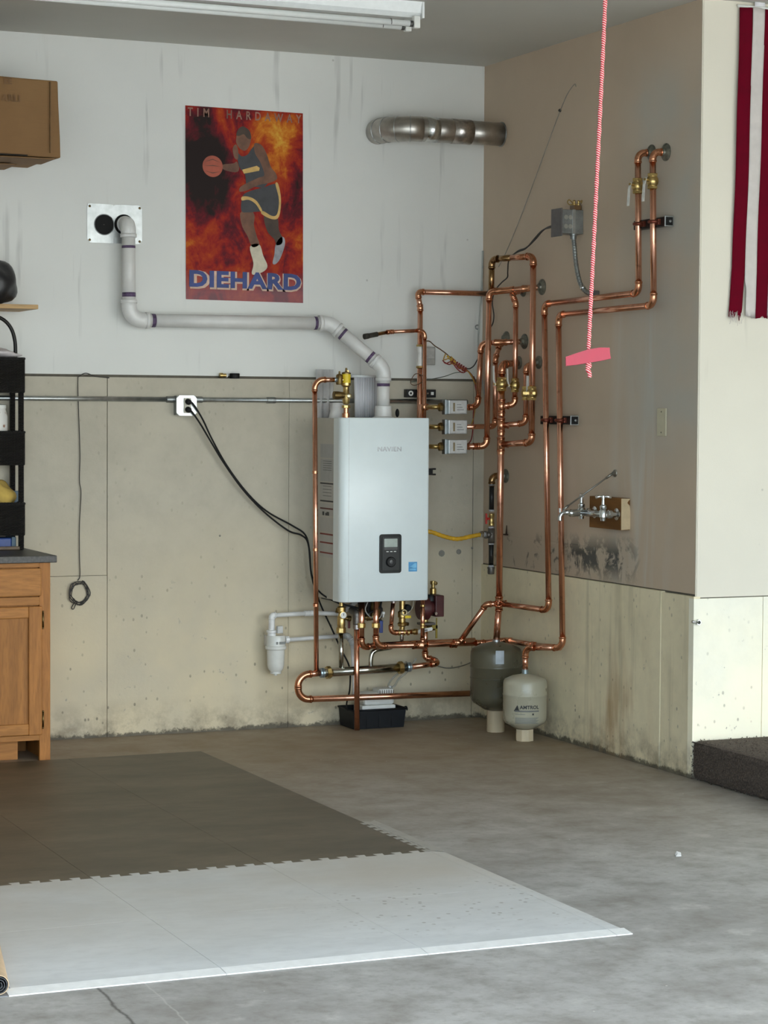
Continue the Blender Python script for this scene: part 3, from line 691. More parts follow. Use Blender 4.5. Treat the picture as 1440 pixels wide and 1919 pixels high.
# ------------------------------------------------------------------ shelves and what they carry at the left edge
sb = at(72, 571, 'y', -.33); PINE = oak_mat('pine_board', (.58, .37, .17), 'x')
t = thing('wall_shelf', 'pine wall shelf board carrying the black bag', 'shelf', (sb.x-.5, -.16, sb.z-.02))
part(t, 'board', MB().box((sb.x-1.0, -.33, sb.z-.019), (sb.x, -.001, sb.z), .002), PINE)
for xk in (sb.x-.85, sb.x-.36): part(t, 'bracket', MB().box((xk-.012, -.004, sb.z-.22), (xk+.012, -.0, sb.z-.019)).box((xk-.012, -.28, sb.z-.023), (xk+.012, 0, sb.z-.019)), BLACK)
lumpy('black_bag', at(-14, 530, 'y', -.2), .108, .10, .105, M('black_bag_plastic', (.018, .018, .02), .35, bump=.4, bscale=30), 'lumpy black bag sitting on the pine shelf', 'bag', 5, sb.z, .12)
BY = -.52; b1 = at(110, 296, 'y', BY); btop = at(113, 150, 'y', BY).z; bx1 = at(112, 220, 'y', BY).x; bx0 = bx1-.62
def card_mat():
    t_ = NT('brown_cardboard'); n = t_.noise(3, 4); w = t_.noise(60, 3, stretch=(.2, .2, 3)); c = t_.mix(t_.ramp(n, [(.3, 0), (.7, 1)]), (.195, .098, .032), (.235, .125, .044)); c = t_.mix(t_.ramp(w, [(.5, 0), (.75, .2)]), c, (.16, .08, .028)); t_.bump(w, .2, .001); return t_.out(c, .75)
CARD = card_mat()
t = thing('cardboard_box', 'large brown cardboard box with torn bottom flaps high by the ceiling', 'box', ((bx0+bx1)/2, -.28, b1.z))
def warp_box(a, b, n=10, amp=.006):
    m = MB().box(a, b, .006); bm = bmesh.new(); vs = [bm.verts.new(p) for p in m.v]
    for f in m.f: bm.faces.new([vs[i] for i in f])
    bmesh.ops.subdivide_edges(bm, edges=bm.edges[:], cuts=3, use_grid_fill=True)
    o = MB(); bm.verts.index_update()
    for v in bm.verts:
        p = v.co; o.v.append(V((p.x+amp*math.sin(p.z*9+p.y*5), p.y+amp*math.sin(p.x*8+1), p.z+amp*.6*math.sin(p.x*7+p.y*9))))
    for f in bm.faces: o.f.append(tuple(v.index for v in f.verts)); o.sm.append(False)
    bm.free(); return o
part(t, 'box_body', warp_box((bx0, BY, b1.z+.004), (bx1, -.02, btop)), CARD)
part(t, 'corner_fold', MB().box((bx1-.043, BY-.007, b1.z+.02), (bx1-.039, BY+.01, btop-.01)), M('brown_cardboard_edge', (.19, .105, .042), .8))
for (xa, xc, ya, yc, dz_) in ((bx0, bx1-.02, BY+.01, BY+.22, .0), (bx0, bx1-.12, -.26, -.03, -.004)):
    pts = []; k = 14; random.seed(int(abs(xa)*100)+int(abs(ya)*50))
    for i in range(k+1): pts.append((xa+(xc-xa)*i/k, yc+random.uniform(-.018, .012)))
    poly = [V((xa, ya, b1.z-.006+dz_)), *[V((p[0], p[1], b1.z-.006+dz_)) for p in pts], V((xc, ya, b1.z-.006+dz_))]
    part(t, 'torn_flap', MB().prism(poly, (0, 0, .004)), CARD)
part(t, 'flap_gap', MB().box((bx0, BY-.0062, b1.z+.0022), (bx1-.14, BY+.01, b1.z+.006)), DARK)
letters(t, text_mb('EE', .034, (at(14, 152, 'y', BY).x, BY-.0075, at(2, 152, 'y', BY).z), (1, 0, 0), (0, 0, 1), 0, bold=.001), M('faded_print', (.17, .09, .038), .8))
letters(t, text_mb('ARLI', .040, (at(20, 184, 'y', BY).x, BY-.0075, at(2, 184, 'y', BY).z), (1, 0, 0), (0, 0, 1), 0, bold=.001), M('faded_print', (0, 0, 0)))
t = thing('storage_shelf', 'plain plywood shelf under the large cardboard box', 'shelf', (bx0+.1, -.25, b1.z-.03))
shx = at(-14, 310, 'y', BY).x
part(t, 'board', MB().box((bx0-.8, -.42, b1.z-.030), (shx-.08, -.001, b1.z-.0105)), PINE)
for xk in (bx0-.5, shx-.14): part(t, 'bracket', MB().box((xk-.015, -.004, b1.z-.33), (xk+.015, 0, b1.z-.030)).box((xk-.015, -.36, b1.z-.036), (xk+.015, 0, b1.z-.030)), BLACK)

# ------------------------------------------------------------------ wall vent plate and PVC flue
p0 = at(163, 381, 'y', 0); p1 = at(266, 458, 'y', 0); h1 = at(195, 421, 'y', 0); h2 = at(232, 421, 'y', 0); rh = .046
t = thing('vent_plate', 'galvanised wall plate with one open round vent hole', 'vent plate', ((p0.x+p1.x)/2, 0, p1.z))
def plate_with_hole(x0, x1, z0, z1, c, r, y, th, n=32):
    m = MB(); o = []; q = []
    for i in range(n):
        a = 2*PI*(i+.5)/n; dx, dz = math.cos(a), math.sin(a); o.append(V((c.x+dx*r, y, c.z+dz*r)))
        k = min(((x1-c.x)/dx if dx > 0 else (x0-c.x)/dx) if abs(dx) > 1e-6 else 9, ((z1-c.z)/dz if dz > 0 else (z0-c.z)/dz) if abs(dz) > 1e-6 else 9)
        q.append(V((c.x+dx*k, y, c.z+dz*k)))
    vs = o+q+[v-V((0, th, 0)) for v in o+q]; fs = []
    for i in range(n):
        j = (i+1) % n; fs += [(2*n+i, 2*n+j, 3*n+j, 3*n+i), (i, j, 2*n+j, 2*n+i), (n+i, 3*n+i, 3*n+j, n+j)]
    return m.add(vs, fs)
xm_ = (h1.x+h2.x)/2
part(t, 'plate', plate_with_hole(p0.x, xm_, p1.z, p0.z, h1, rh, -.0015, .0022), GALV); part(t, 'plate', plate_with_hole(xm_, p1.x, p1.z, p0.z, h2, rh*.9, -.0015, .0022), GALV)
part(t, 'vent_hole', MB().lathe((h1.x, -.0008, h1.z), (0, -1, 0), [(.001, 0), (rh*1.02, 0), (rh*1.02, .0012), (rh*.98, .0012)], 28), DARK, 'dark open vent hole')
part(t, 'rim', MB().torus((h1.x, -.004, h1.z), (0, 1, 0), rh, .0022, 32, 6), GALV_D); part(t, 'rim', MB().torus((h2.x, -.004, h2.z), (0, 1, 0), rh*.92, .004, 32, 6), BLACK_R)
part(t, 'hole_backing', MB().lathe((h2.x, -.0006, h2.z), (0, -1, 0), [(.001, 0), (rh, 0), (rh, .0010)], 28), DARK)
for sx in (p0.x+.012, p1.x-.012):
    for sz in (p0.z-.012, p1.z+.012): part(t, 'screw', MB().lathe((sx, -.0036, sz), (0, -1, 0), [(.001, .004), (.004, .003), (.006, 0)], 10), BRONZE)
RV = .0302
va = V((h2.x, -.004, h2.z)); vy = -.072
vp = [va, V((h2.x, vy, h2.z)), None, None, None, None, None]
vp[2] = at(240, 600, 'y', vy); vp[2].x = h2.x+.004; vp[1].x = h2.x
vp[3] = at(619, 606, 'y', -.095); vp[4] = at(719, 690, 'y', -.20); vp[5] = at(722, 775, 'y', -.20); vp[5].x = vp[4].x; vp[5].y = vp[4].y; vp = vp[:6]
t = thing('flue_pipe', 'white plastic flue pipe with purple joints running from wall plate to boiler', 'flue pipe', va)
run(t, vp, RV, PVC, PVC_F, R=.062, fat=1.13, seg=24)
def ring_at(a, b, d, par=t, nm='primer_ring', r=RV*1.02, w=.012, mat=PURPLE):
    a, b = V(a), V(b); u = (b-a).normalized(); c = a+u*d
    part(par, nm, MB().tube([c-u*w/2, c+u*w/2], r, 24), mat)
ring_at(vp[1], vp[2], .105); ring_at(vp[2], vp[1], .115, w=.02); ring_at(vp[2], vp[3], .112, w=.018); ring_at(vp[3], vp[2], .075, w=.014); ring_at(vp[3], vp[4], .078, w=.013); ring_at(vp[4], vp[3], .080, w=.014); ring_at(vp[4], vp[5], .078, w=.014)

# ------------------------------------------------------------------ poster
pa = at(344.5, 199, 'y', -.002); PW, PH = .578, .885
pz1 = (at(344, 199, 'y', 0).z+at(566, 208, 'y', 0).z)/2-.002; px0 = (at(344, 199, 'y', 0).x+at(349.5, 561, 'y', 0).x)/2
ang = .004
def pp(u, v, d=0.0):
    "poster coordinates 0..1 from the top left"
    return V((px0+u*PW+v*PH*.006, -.0022-d+.0015*math.sin(v*9+u*4)*0, pz1-v*PH-u*PW*.006))
def fire_mat():
    t_ = NT('fire_print'); x, y, z = t_.xyz()
    n = t_.noise(7, 7, .62, dist=.9, stretch=(1, 1, .65)); n2 = t_.noise(22, 5, .65, dist=.5); n3 = t_.noise(3.1, 3)
    u = t_.math('DIVIDE', t_.math('SUBTRACT', x, px0), PW); v = t_.math('DIVIDE', t_.math('SUBTRACT', pz1, z), PH)
    dx = t_.math('SUBTRACT', u, .78); dz_ = t_.math('SUBTRACT', v, .18)
    hot = t_.math('SUBTRACT', .30, t_.math('SQRT', t_.math('ADD', t_.math('MULTIPLY', dx, dx), t_.math('MULTIPLY', t_.math('MULTIPLY', dz_, dz_), 1.4))))
    dx = t_.math('SUBTRACT', u, .16); dz_ = t_.math('SUBTRACT', v, .34)
    cold = t_.math('SUBTRACT', .30, t_.math('SQRT', t_.math('ADD', t_.math('MULTIPLY', dx, dx), t_.math('MULTIPLY', dz_, dz_))))
    f = t_.math('ADD', t_.math('MULTIPLY', n, .75), t_.math('MULTIPLY', n2, .30)); f = t_.math('ADD', f, t_.math('MULTIPLY', t_.math('MAXIMUM', hot, 0), 1.0)); f = t_.math('SUBTRACT', f, t_.math('MULTIPLY', t_.math('MAXIMUM', cold, 0), 1.25))
    f = t_.math('ADD', f, t_.math('MULTIPLY', t_.band(v, .62, .86, .2), .05))
    c = t_.ramp(f, [(.36, (.016, .008, .007)), (.47, (.11, .006, .012)), (.55, (.27, .012, .008)), (.64, (.38, .045, .006)), (.74, (.56, .17, .012)), (.90, (.72, .46, .06))])
    c = t_.mix(t_.math('MULTIPLY', t_.band(v, .90, 1.2, .12), .45), c, (.33, .20, .22))
    return t_.out(c, .6, Specular_IOR_Level=.2)
m = MB(); nu, nv = 6, 8
for j in range(nv+1):
    for i in range(nu+1):
        p = pp(i/nu, j/nv, .001+.0012*abs(math.sin(i*1.1+j*.9))); m.v.append(p)
for j in range(nv):
    for i in range(nu): a = j*(nu+1)+i; m.f.append((a, a+nu+1, a+nu+2, a+1)); m.sm.append(True)
k = len(m.v); edge = [pp(0, 0), pp(1, 0), pp(1, 1), pp(0, 1)]; m.v += edge
m.f.append((k, k+1, k+2, k+3)); m.sm.append(False)
t = thing('basketball_poster', 'fiery red and orange basketball poster with blue block lettering', 'poster', pp(.5, 1))
part(t, 'sheet', m, fire_mat())
def flat(name, pts, mat, d=.0032, sm=True):
    P = [pp(u, v, d) for u, v in (smooth2(pts) if sm else pts)]
    part(t, name, MB().prism(P, (0, -.00015, 0)), mat)
def smooth2(pts, n=4):
    N = len(pts); out = []
    for i in range(N):
        a, b, c, d_ = (V(pts[(i+k) % N]) for k in (-1, 0, 1, 2))
        for k in range(n):
            s_ = k/n; q = .5*((2*b)+(c-a)*s_+(2*a-5*b+4*c-d_)*s_*s_+(3*b-a-3*c+d_)*s_**3); out.append((q.x, q.y))
    return out
SK = M('print_brown', (.17, .075, .040), .6, var=.45, scale=14); SKD = M('print_dark_brown', (.055, .032, .020), .6, var=.4, scale=14); NV = M('print_charcoal', (.045, .045, .05), .6, var=.25, scale=20); GD = M('print_gold', (.60, .38, .12), .6); CR = M('print_cream', (.58, .52, .40), .6, var=.15); GY = M('print_grey', (.30, .30, .32), .6, var=.3); BL = M('print_orange_ball', (.40, .085, .045), .6, var=.35, scale=8); BLU = M('print_blue', (.040, .065, .22), .6, var=.3, scale=12); PALE = M('print_pale', (.60, .42, .32), .6)
flat('printed_leg', [(.66, .55), (.72, .54), (.78, .56), (.79, .62), (.82, .66), (.815, .69), (.77, .70), (.75, .67), (.69, .63)], SKD)
flat('printed_shoe', [(.76, .70), (.80, .66), (.835, .66), (.84, .70), (.80, .77), (.76, .80), (.735, .795), (.75, .75)], GY)
flat('printed_leg', [(.46, .54), (.54, .52), (.58, .55), (.575, .60), (.60, .66), (.62, .70), (.56, .715), (.52, .66), (.475, .61)], SK)
flat('printed_shoe', [(.54, .715), (.62, .70), (.655, .76), (.69, .81), (.66, .84), (.58, .86), (.555, .85), (.57, .80)], CR)
flat('printed_shorts', [(.475, .46), (.52, .43), (.66, .40), (.775, .38), (.80, .45), (.785, .54), (.73, .555), (.655, .53), (.60, .53), (.53, .535), (.468, .53)], NV, .0036)
flat('printed_trim', [(.76, .38), (.785, .38), (.808, .46), (.79, .55), (.73, .565), (.64, .54), (.655, .525), (.73, .548), (.775, .535), (.79, .46)], GD, .0038)
flat('printed_trim', [(.475, .455), (.54, .455), (.60, .475), (.645, .52), (.635, .53), (.59, .49), (.53, .47), (.472, .475)], GD, .0038)
flat('printed_arm', [(.31, .295), (.40, .285), (.43, .275), (.45, .31), (.42, .33), (.32, .32)], SK)
flat('printed_torso', [(.43, .225), (.47, .245), (.52, .235), (.56, .20), (.60, .18), (.645, .225), (.68, .29), (.70, .36), (.66, .40), (.58, .40), (.515, .40), (.50, .34), (.45, .30)], NV, .0034)
flat('printed_shoulder', [(.395, .21), (.42, .185), (.44, .21), (.44, .26), (.41, .255)], SK, .0035)
flat('printed_arm', [(.58, .175), (.64, .18), (.685, .225), (.72, .29), (.765, .325), (.77, .355), (.71, .375), (.64, .385), (.58, .40), (.52, .42), (.455, .43), (.46, .405), (.54, .375), (.62, .35), (.665, .335), (.63, .27), (.585, .225)], SK, .0037)
flat('printed_head', [(.43, .135), (.45, .105), (.49, .095), (.535, .115), (.55, .15), (.535, .19), (.50, .215), (.455, .205), (.425, .175)], SK, .0038)
flat('printed_hair', [(.425, .135), (.45, .10), (.49, .09), (.54, .112), (.552, .15), (.52, .15), (.49, .13), (.45, .14)], SKD, .0040)
flat('printed_band', [(.475, .315), (.60, .29), (.625, .30), (.62, .315), (.49, .335)], GD, .0039, False)
bc = [(.225+.085*math.cos(a), .306+.085*PW/PH*math.sin(a)) for a in [2*PI*i/28 for i in range(28)]]
flat('printed_ball', bc, BL, .0040, False)
for dv in (-.02, .0, .024): flat('printed_ball_seam', [(.15, .306+dv), (.225, .300+dv*1.6), (.30, .306+dv), (.225, .304+dv*1.6)], SKD, .0042, False)
def ptext(s, size, u, v, mat, bold, sx, sp, d, nm='lettering'):
    o = pp(u, v, d); letters(t, text_mb(s, size, o, (1, 0, -.006), (.006, 0, 1), 0, bold=bold, sx=sx, spacing=sp), mat)
ptext('DIEHARD', .100, .508, .901, PALE, .008, 1.235, 1.06, .0040); ptext('DIEHARD', .100, .500, .896, BLU, .0042, 1.235, 1.085, .0044)
ptext('TIM  HARDAWAY', .055, .5, .034, M('print_smoke', (.26, .13, .09), .6, var=.5, scale=10), .001, .745, 1.95, .0040)

# ------------------------------------------------------------------ sheet-metal duct between the back wall and the right wall
dc = at(941, 252, 'x', 0); RD = .0575; dy = dc.y
dxl = at(757, 240, 'y', dy).x; dz0 = at(757, 240, 'y', dy).z
t = thing('sheet_metal_duct', 'dented galvanised duct elbow running from back wall into the side wall', 'duct', (dxl, 0, dz0))
e = V((-.002, dy, dc.z)); s0 = V((dxl-.012, -.001, dz0)); Rb = .13
ctr = V((s0.x+Rb, 0, dz0)); arc = []
pth = [V((dxl-.052, -.0005, dz0)), V((dxl-.052, -.05, dz0))]
for i in range(5):
    a = i/4*PI/2; pth.append(V((dxl-.052+.145*(1-math.cos(a)), -.05-(abs(dy)-.05)*math.sin(a), dz0)))
DUCT = M('duct_steel', (.50, .47, .43), .36, 1.0, var=.22, scale=18, bump=.25, bscale=25); gore = MB().tube(pth, RD*1.03, 28, smooth=True); part(t, 'elbow', gore, DUCT)
for i in range(2, 6): part(t, 'seam', MB().torus(pth[i], (pth[min(i+1, 6)]-pth[i-1]), RD*1.035, .0022, 32, 6), GALV)
st_ = pth[-1]; u = (e-st_).normalized(); ln = (e-st_).length
part(t, 'duct_pipe', MB().tube([st_-u*.01, st_+u*(ln*.55)], RD*1.01, 28), DUCT); part(t, 'duct_pipe', MB().tube([st_+u*(ln*.50), e], RD*.97, 28), DUCT)
part(t, 'band', MB().tube([st_+u*.012, st_+u*.075], RD*1.035, 28), M('bright_foil_tape', (.66, .66, .64), .24, 1.0, var=.2, scale=60)); part(t, 'tape', MB().tube([st_+u*(ln*.36), st_+u*(ln*.60)], RD*1.03, 28), M('wrinkled_foil_tape', (.50, .46, .42), .30, 1.0, var=.5, scale=28, bump=.8, bscale=40))
part(t, 'end_rim', MB().torus(e-u*.003, u, RD*.98, .0030, 32, 6), GALV_D)

# ------------------------------------------------------------------ boiler
BX0, BX1, BYF, BYB, BZ0, BZ1 = -.906, -.462, -.400, -.070, .617, 1.463
t = thing('boiler', 'white wall-hung boiler with a black control panel and rounded edges', 'boiler', ((BX0+BX1)/2, BYB, BZ0)); boiler = t
part(t, 'casing', MB().box((BX0+.004, BYF+.09, BZ0+.004), (BX1-.004, BYB, BZ1-.003), .004), M('shaded_white_casing', (.49, .47, .41), .45, var=.04))  # grey of the shaded boiler side put into the casing colour
pr = []; rc = .034
def arc2(cx, cy, a0, a1, r, n=8): return [(cx+r*math.cos(a0+(a1-a0)*i/n), cy+r*math.sin(a0+(a1-a0)*i/n)) for i in range(n+1)]
pr = [(BX1, BYF+.092)]+[(BX0, BYF+.092)]+arc2(BX0+rc, BYF+rc, PI, 1.5*PI, rc)+arc2(BX1-.012, BYF+.012, 1.5*PI, 2*PI, .012)
fc = MB(); n = len(pr); zs = [(BZ0, .003), (BZ0+.004, 0), (BZ1-.004, 0), (BZ1, .003)]
cxm = (BX0+BX1)/2
for z, ins in zs:
    for x, y in pr: fc.v.append(V((x+(ins if x < cxm else -ins), y+ins, z)))
for j in range(3):
    for i in range(n): fc.f.append((j*n+i, j*n+(i+1) % n, (j+1)*n+(i+1) % n, (j+1)*n+i)); fc.sm.append(j == 1 and 1 < i < n-1)
fc.f.append(tuple(reversed(range(n)))); fc.sm.append(False); fc.f.append(tuple(range(3*n, 4*n))); fc.sm.append(False)
fcov = part(t, 'front_cover', fc, WHITE)
part(fcov, 'crease', MB().box((BX0+rc+.004, BYF-.0004, BZ0+.004), (BX0+rc+.0056, BYF+.002, BZ1-.004)), M('crease_grey', (.55, .57, .57), .4))
X = lambda px, py: at(px, py, 'y', BYF).x
Z = lambda px, py: at(px, py, 'y', BYF).z
ca = (X(711, 1038), Z(730, 1074)); cb = (X(752, 1038), Z(730, 1001))
def rrect(x0, z0, x1, z1, r, y, th, n=5):
    p = []
    for cx, cz, a in ((x1-r, z1-r, 0), (x0+r, z1-r, PI/2), (x0+r, z0+r, PI), (x1-r, z0+r, 1.5*PI)):
        p += [V((cx+r*math.cos(a+PI/2*i/n), y, cz+r*math.sin(a+PI/2*i/n))) for i in range(n+1)]
    return MB().prism(p, (0, -th, 0))
cp = part(t, 'control_panel', rrect(ca[0], ca[1], cb[0], cb[1], .012, BYF+.001, .005), M('gloss_black', (.008, .010, .010), .3, Specular_IOR_Level=.25), 'black rounded control panel')
w_ = cb[0]-ca[0]; hgt = cb[1]-ca[1]
part(cp, 'bezel', rrect(ca[0]+.012, ca[1]+.014, cb[0]-.012, cb[1]-.014, .006, BYF-.004, .003), M('dark_grey_plastic', (.022, .024, .024), .35, Specular_IOR_Level=.3))
part(cp, 'screen', rrect(ca[0]+.022, ca[1]+hgt*.67, cb[0]-.022, cb[1]-hgt*.115, .002, BYF-.007, .0012), M('lcd_glass', (.42, .47, .43), .08, var=.15, scale=30), 'pale grey display')
part(cp, 'key_strip', rrect(ca[0]+.022, ca[1]+hgt*.60, cb[0]-.022, ca[1]+hgt*.655, .002, BYF-.007, .0012), M('key_grey', (.05, .05, .05), .3))
for k in range(3): part(cp, 'button', MB().box((ca[0]+w_*(.30+.17*k), BYF-.0085, ca[1]+hgt*.545), (ca[0]+w_*(.40+.17*k), BYF-.006, ca[1]+hgt*.565)), WHITE_P)
dcx, dcz = ca[0]+w_*.50, ca[1]+hgt*.29
dl = part(cp, 'dial', MB().lathe((dcx, BYF-.007, dcz), (0, -1, 0), [(.024, 0), (.024, .006), (.020, .010), (.012, .010), (.012, .008), (.001, .008)], 28), BLACK)
part(dl, 'dial_cap', MB().lathe((dcx, BYF-.013, dcz), (0, -1, 0), [(.011, 0), (.010, .005), (.001, .006)], 20), M('dial_grey', (.07, .07, .07), .3))
letters(t, text_mb('NAVIEN', .0285, (X(730, 842)+.001, BYF, Z(730, 842)), (1, 0, 0), (0, 0, 1), .0012, bold=.0010, sx=1.10, spacing=1.12), M('chrome_lettering', (.30, .31, .32), .38, 1.0))
es = part(t, 'efficiency_sticker', MB().box((X(766, 1060), BYF-.0006, Z(774, 1071)), (X(782, 1060), BYF+.001, Z(774, 1053))), M('sticker_blue', (.075, .32, .62), .4), 'blue efficiency sticker')
sx0, sx1, sz0, sz1 = X(766, 1060), X(782, 1060), Z(774, 1071), Z(774, 1053)
part(es, 'sticker_swoosh', MB().prism([V((sx0+(sx1-sx0)*a, BYF-.0007, sz0+(sz1-sz0)*b)) for a, b in ((.12, .52), (.40, .62), (.70, .86), (.92, .88), (.92, .40), (.60, .36), (.35, .48))], (0, -.0003, 0)), M('sticker_pale_blue', (.20, .55, .82), .4))
part(es, 'sticker_bar', MB().box((sx0+.006, BYF-.0010, sz0+.007), (sx1-.006, BYF-.0005, sz0+.013)), M('sticker_pale_blue', (0, 0, 0)))
LX = BX0+.0045
ly = lambda px: at(px, 900, 'x', LX).y
lz = lambda py: at(612, py, 'x', LX).z
LG = M('label_paper', (.46, .45, .42), .6, var=.05); LG2 = M('label_foil', (.40, .40, .39), .5, var=.08)
for (a, b, m_) in ((832, 858, LG2), (860, 902, LG2), (908, 936, LG), (944, 966, LG), (970, 996, LG), (1002, 1044, LG)):
    part(t, 'warning_label', MB().box((LX-.0012, ly(625), lz(b)), (LX, ly(601), lz(a))), m_)
for a, m_ in ((906, INK), (939, INK), (953, M('dark_red_ink', (.11, .025, .018), .6)), (1001, M('red_ink', (.22, .035, .025), .6)), (1017, M('red_ink', (0, 0, 0))), (1036, M('red_ink', (0, 0, 0)))):
    part(t, 'label_stripe', MB().box((LX-.0018, ly(625), lz(a+1.4)), (LX-.0006, ly(601), lz(a-1.4))), m_)
for k, (pa_, w__) in enumerate(((607, 1.6), (612, 1.2), (615.5, 2.2))): part(t, 'label_symbol', MB().box((LX-.0018, ly(pa_+w__), lz(966)), (LX-.0006, ly(pa_-w__), lz(959+k % 2*2))), INK)
for k in range(9):
    z_ = 864+k*4.2 if k < 5 else 911+(k-5)*6; part(t, 'label_text_line', MB().box((LX-.0016, ly(622), lz(z_+.7)), (LX-.0006, ly(606), lz(z_-.5))), GREYINK)
# sockets on top
part(t, 'exhaust_socket', MB().lathe((vp[5].x, vp[5].y, BZ1-.004), (0, 0, 1), [(.052, 0), (.050, .006), (.0415, .010), (.0385, .058), (.0335, .060)], 28), PVC_F)
ic = at(634, 770, 'y', -.16); part(t, 'intake_cap', MB().lathe((ic.x, -.16, BZ1-.004), (0, 0, 1), [(.046, 0), (.044, .006), (.034, .046), (.030, .072), (.001, .074)], 24), PVC_F)
sp_ = at(708, 778, 'y', -.24); part(t, 'grommet', MB().ball((at(745, 770, 'y', -.2).x, -.2, BZ1+.022), .012, .8, .8, 1.7, 12, 8), BLACK_R)
gasp = part(t, 'bottom_plate', MB().box((BX0+.03, BYF+.05, BZ0-.006), (BX1-.03, BYB-.02, BZ0+.006)), M('dark_grey_plastic', (0, 0, 0)))

# document sleeve and clear bag on top of the boiler
sl0 = at(661, 780, 'y', -.085); sl1 = at(707, 780, 'y', -.085); ztp = at(683, 706, 'y', -.085).z
def sheet(x0, x1, z0, z1, y, amp, ribs, th=.002, n=40, lean=0):
    m = MB()
    for i in range(n+1):
        u = i/n; yy = y+amp*math.cos(u*ribs*2*PI)
        for z, q in ((z0, 0), (z1, lean)):
            for d_ in (0, th): m.v.append(V((x0+(x1-x0)*u+(-.006 if z == z1 and u < .05 else 0), yy+d_+q, z)))
    for i in range(n):
        a = 4*i; b = a+4; m.f += [(a, b, b+2, a+2), (a+1, a+3, b+3, b+1), (a+2, b+2, b+3, a+3), (a, a+1, b+1, b)]; m.sm += [True, True, False, False]
    m.f += [(0, 2, 3, 1), (4*n, 4*n+1, 4*n+3, 4*n+2)]; m.sm += [False]*2; return m
t = thing('document_sleeve', 'grey ribbed plastic document sleeve propped up on the boiler top', 'document sleeve', ((sl0.x+sl1.x)/2, -.085, BZ1))
part(t, 'sleeve_front', sheet(sl0.x+.008, sl1.x-.004, BZ1+.0005, ztp-.004, -.10, .003, 9, .0015, 72), M('grey_plastic_sleeve', (.62, .62, .65), .3, var=.14, scale=30, stretch=(4, 1, .2)))
part(t, 'papers', MB().box((sl0.x+.010, -.092, BZ1+.001), (sl1.x-.006, -.086, ztp-.012)), M('paper', (.62, .62, .60), .8, var=.05))
part(t, 'top_fold', MB().tube([(sl0.x-.010, -.094, ztp+.002), (sl1.x-.002, -.094, ztp+.001)], .006, 10), M('clear_fold', (.70, .72, .72), .2))
bg0 = at(599, 778, 'y', -.085); bg1 = at(630, 778, 'y', -.085)
solo('plastic_bag', sheet(bg0.x+.004, bg1.x, BZ1-.10, at(604, 692, 'y', -.06).z, -.050, .007, 2.3, .001, 30), M('hazy_plastic_film', (.72, .71, .72), .3, var=.1, scale=30, Alpha=.45), 'hazy clear plastic bag hanging on the wall behind the brass relief valve', 'plastic bag', (bg0.x, -.05, BZ1-.1))

# relief valve with the yellow band on top of the boiler
vx = at(649, 740, 'y', -.24); cx_, cy_ = vx.x, -.24; zf = lambda py: at(649, py, 'y', -.24).z
t = thing('relief_valve', 'brass pressure relief valve with a yellow banded cap on the boiler top', 'valve', (cx_, cy_, BZ1))
part(t, 'base', MB().lathe((cx_, cy_, BZ1-.002), (0, 0, 1), [(.001, 0), (.018, 0), (.018, .022), (.012, .024), (.012, .05)], 16), CU_E)
part(t, 'union_nut', nut((cx_, cy_, zf(762)), (0, 0, 1), .021, .014, 8), BRASS)
part(t, 'body', MB().lathe((cx_, cy_, zf(758)), (0, 0, 1), [(.012, 0), (.016, .01), (.018, .03), (.021, .045), (.015, .055), (.014, .08), (.022, .088), (.022, .10)], 16), BRASS)
part(t, 'gauge_port', MB().lathe((cx_+.008, cy_-.016, zf(742)), (0, -1, 0), [(.012, 0), (.012, .006), (.009, .008), (.001, .008)], 14), M('pale_brass', (.62, .56, .36), .3, 1.0))
part(t, 'side_body', MB().lathe((cx_, cy_, zf(741)), (-1, 0, 0), [(.014, 0), (.016, .02), (.019, .04), (.019, .062), (.001, .064)], 16), BRONZE)
part(t, 'bonnet', MB().lathe((cx_, cy_, zf(722)), (0, 0, 1), [(.017, 0), (.019, .004), (.019, .012)], 20), M('pale_blue_grey_metal', (.35, .42, .45), .35, .8))
part(t, 'yellow_band', MB().lathe((cx_, cy_, zf(719)), (0, 0, 1), [(.001, 0), (.0205, 0), (.0205, zf(701)-zf(719)), (.001, zf(701)-zf(719))], 24), YELLOW, 'yellow label band')
part(t, 'cap', MB().lathe((cx_, cy_, zf(701)), (0, 0, 1), [(.001, 0), (.0215, 0), (.0215, .006), (.014, .010), (.006, .011), (.005, .028), (.001, .029)], 20), BRONZE)
sb_ = V((cx_-.034, cy_, zf(709)))
part(t, 'side_chamber', MB().lathe(sb_-V((0, 0, .030)), (0, 0, 1), [(.001, 0), (.014, 0), (.016, .006), (.016, .042), (.012, .048), (.005, .050), (.004, .062), (.001, .063)], 16), BRONZE)
part(t, 'cross_stub', MB().tube([(cx_-.03, cy_, zf(712)), (cx_, cy_, zf(712))], .011, 12), BRASS)
part(t, 'lever', MB().box((cx_-.003, cy_-.022, zf(697)), (cx_+.003, cy_+.010, zf(694))), BRASS)
oz = V((cx_-.045, cy_, zf(712)))
part(t, 'outlet_nipple', MB().tube([oz, oz-V((.022, 0, 0))], .0115, 12), M('pale_blue_grey_metal', (0, 0, 0)))
# discharge line from the relief valve down the left of the boiler
pt_ = at(590, 712, 'y', -.24); pb = at(592.5, 1257, 'y', -.24)
t = thing('relief_discharge_pipe', 'slim copper discharge pipe running down the left side of the boiler', 'copper pipe', (pb.x, -.24, pb.z))
run(t, [oz-V((.016, 0, 0)), V((pt_.x, -.24, oz.z)), V((pb.x+.002, -.24, pb.z))], .0118, R=.042)
for py in (885, 1030, 1134): collar(t, at(590+(py-712)*.0045, py, 'y', -.24)*1.0, (0, 0, 1), .0118, .012, CU_E, fat=1.06)

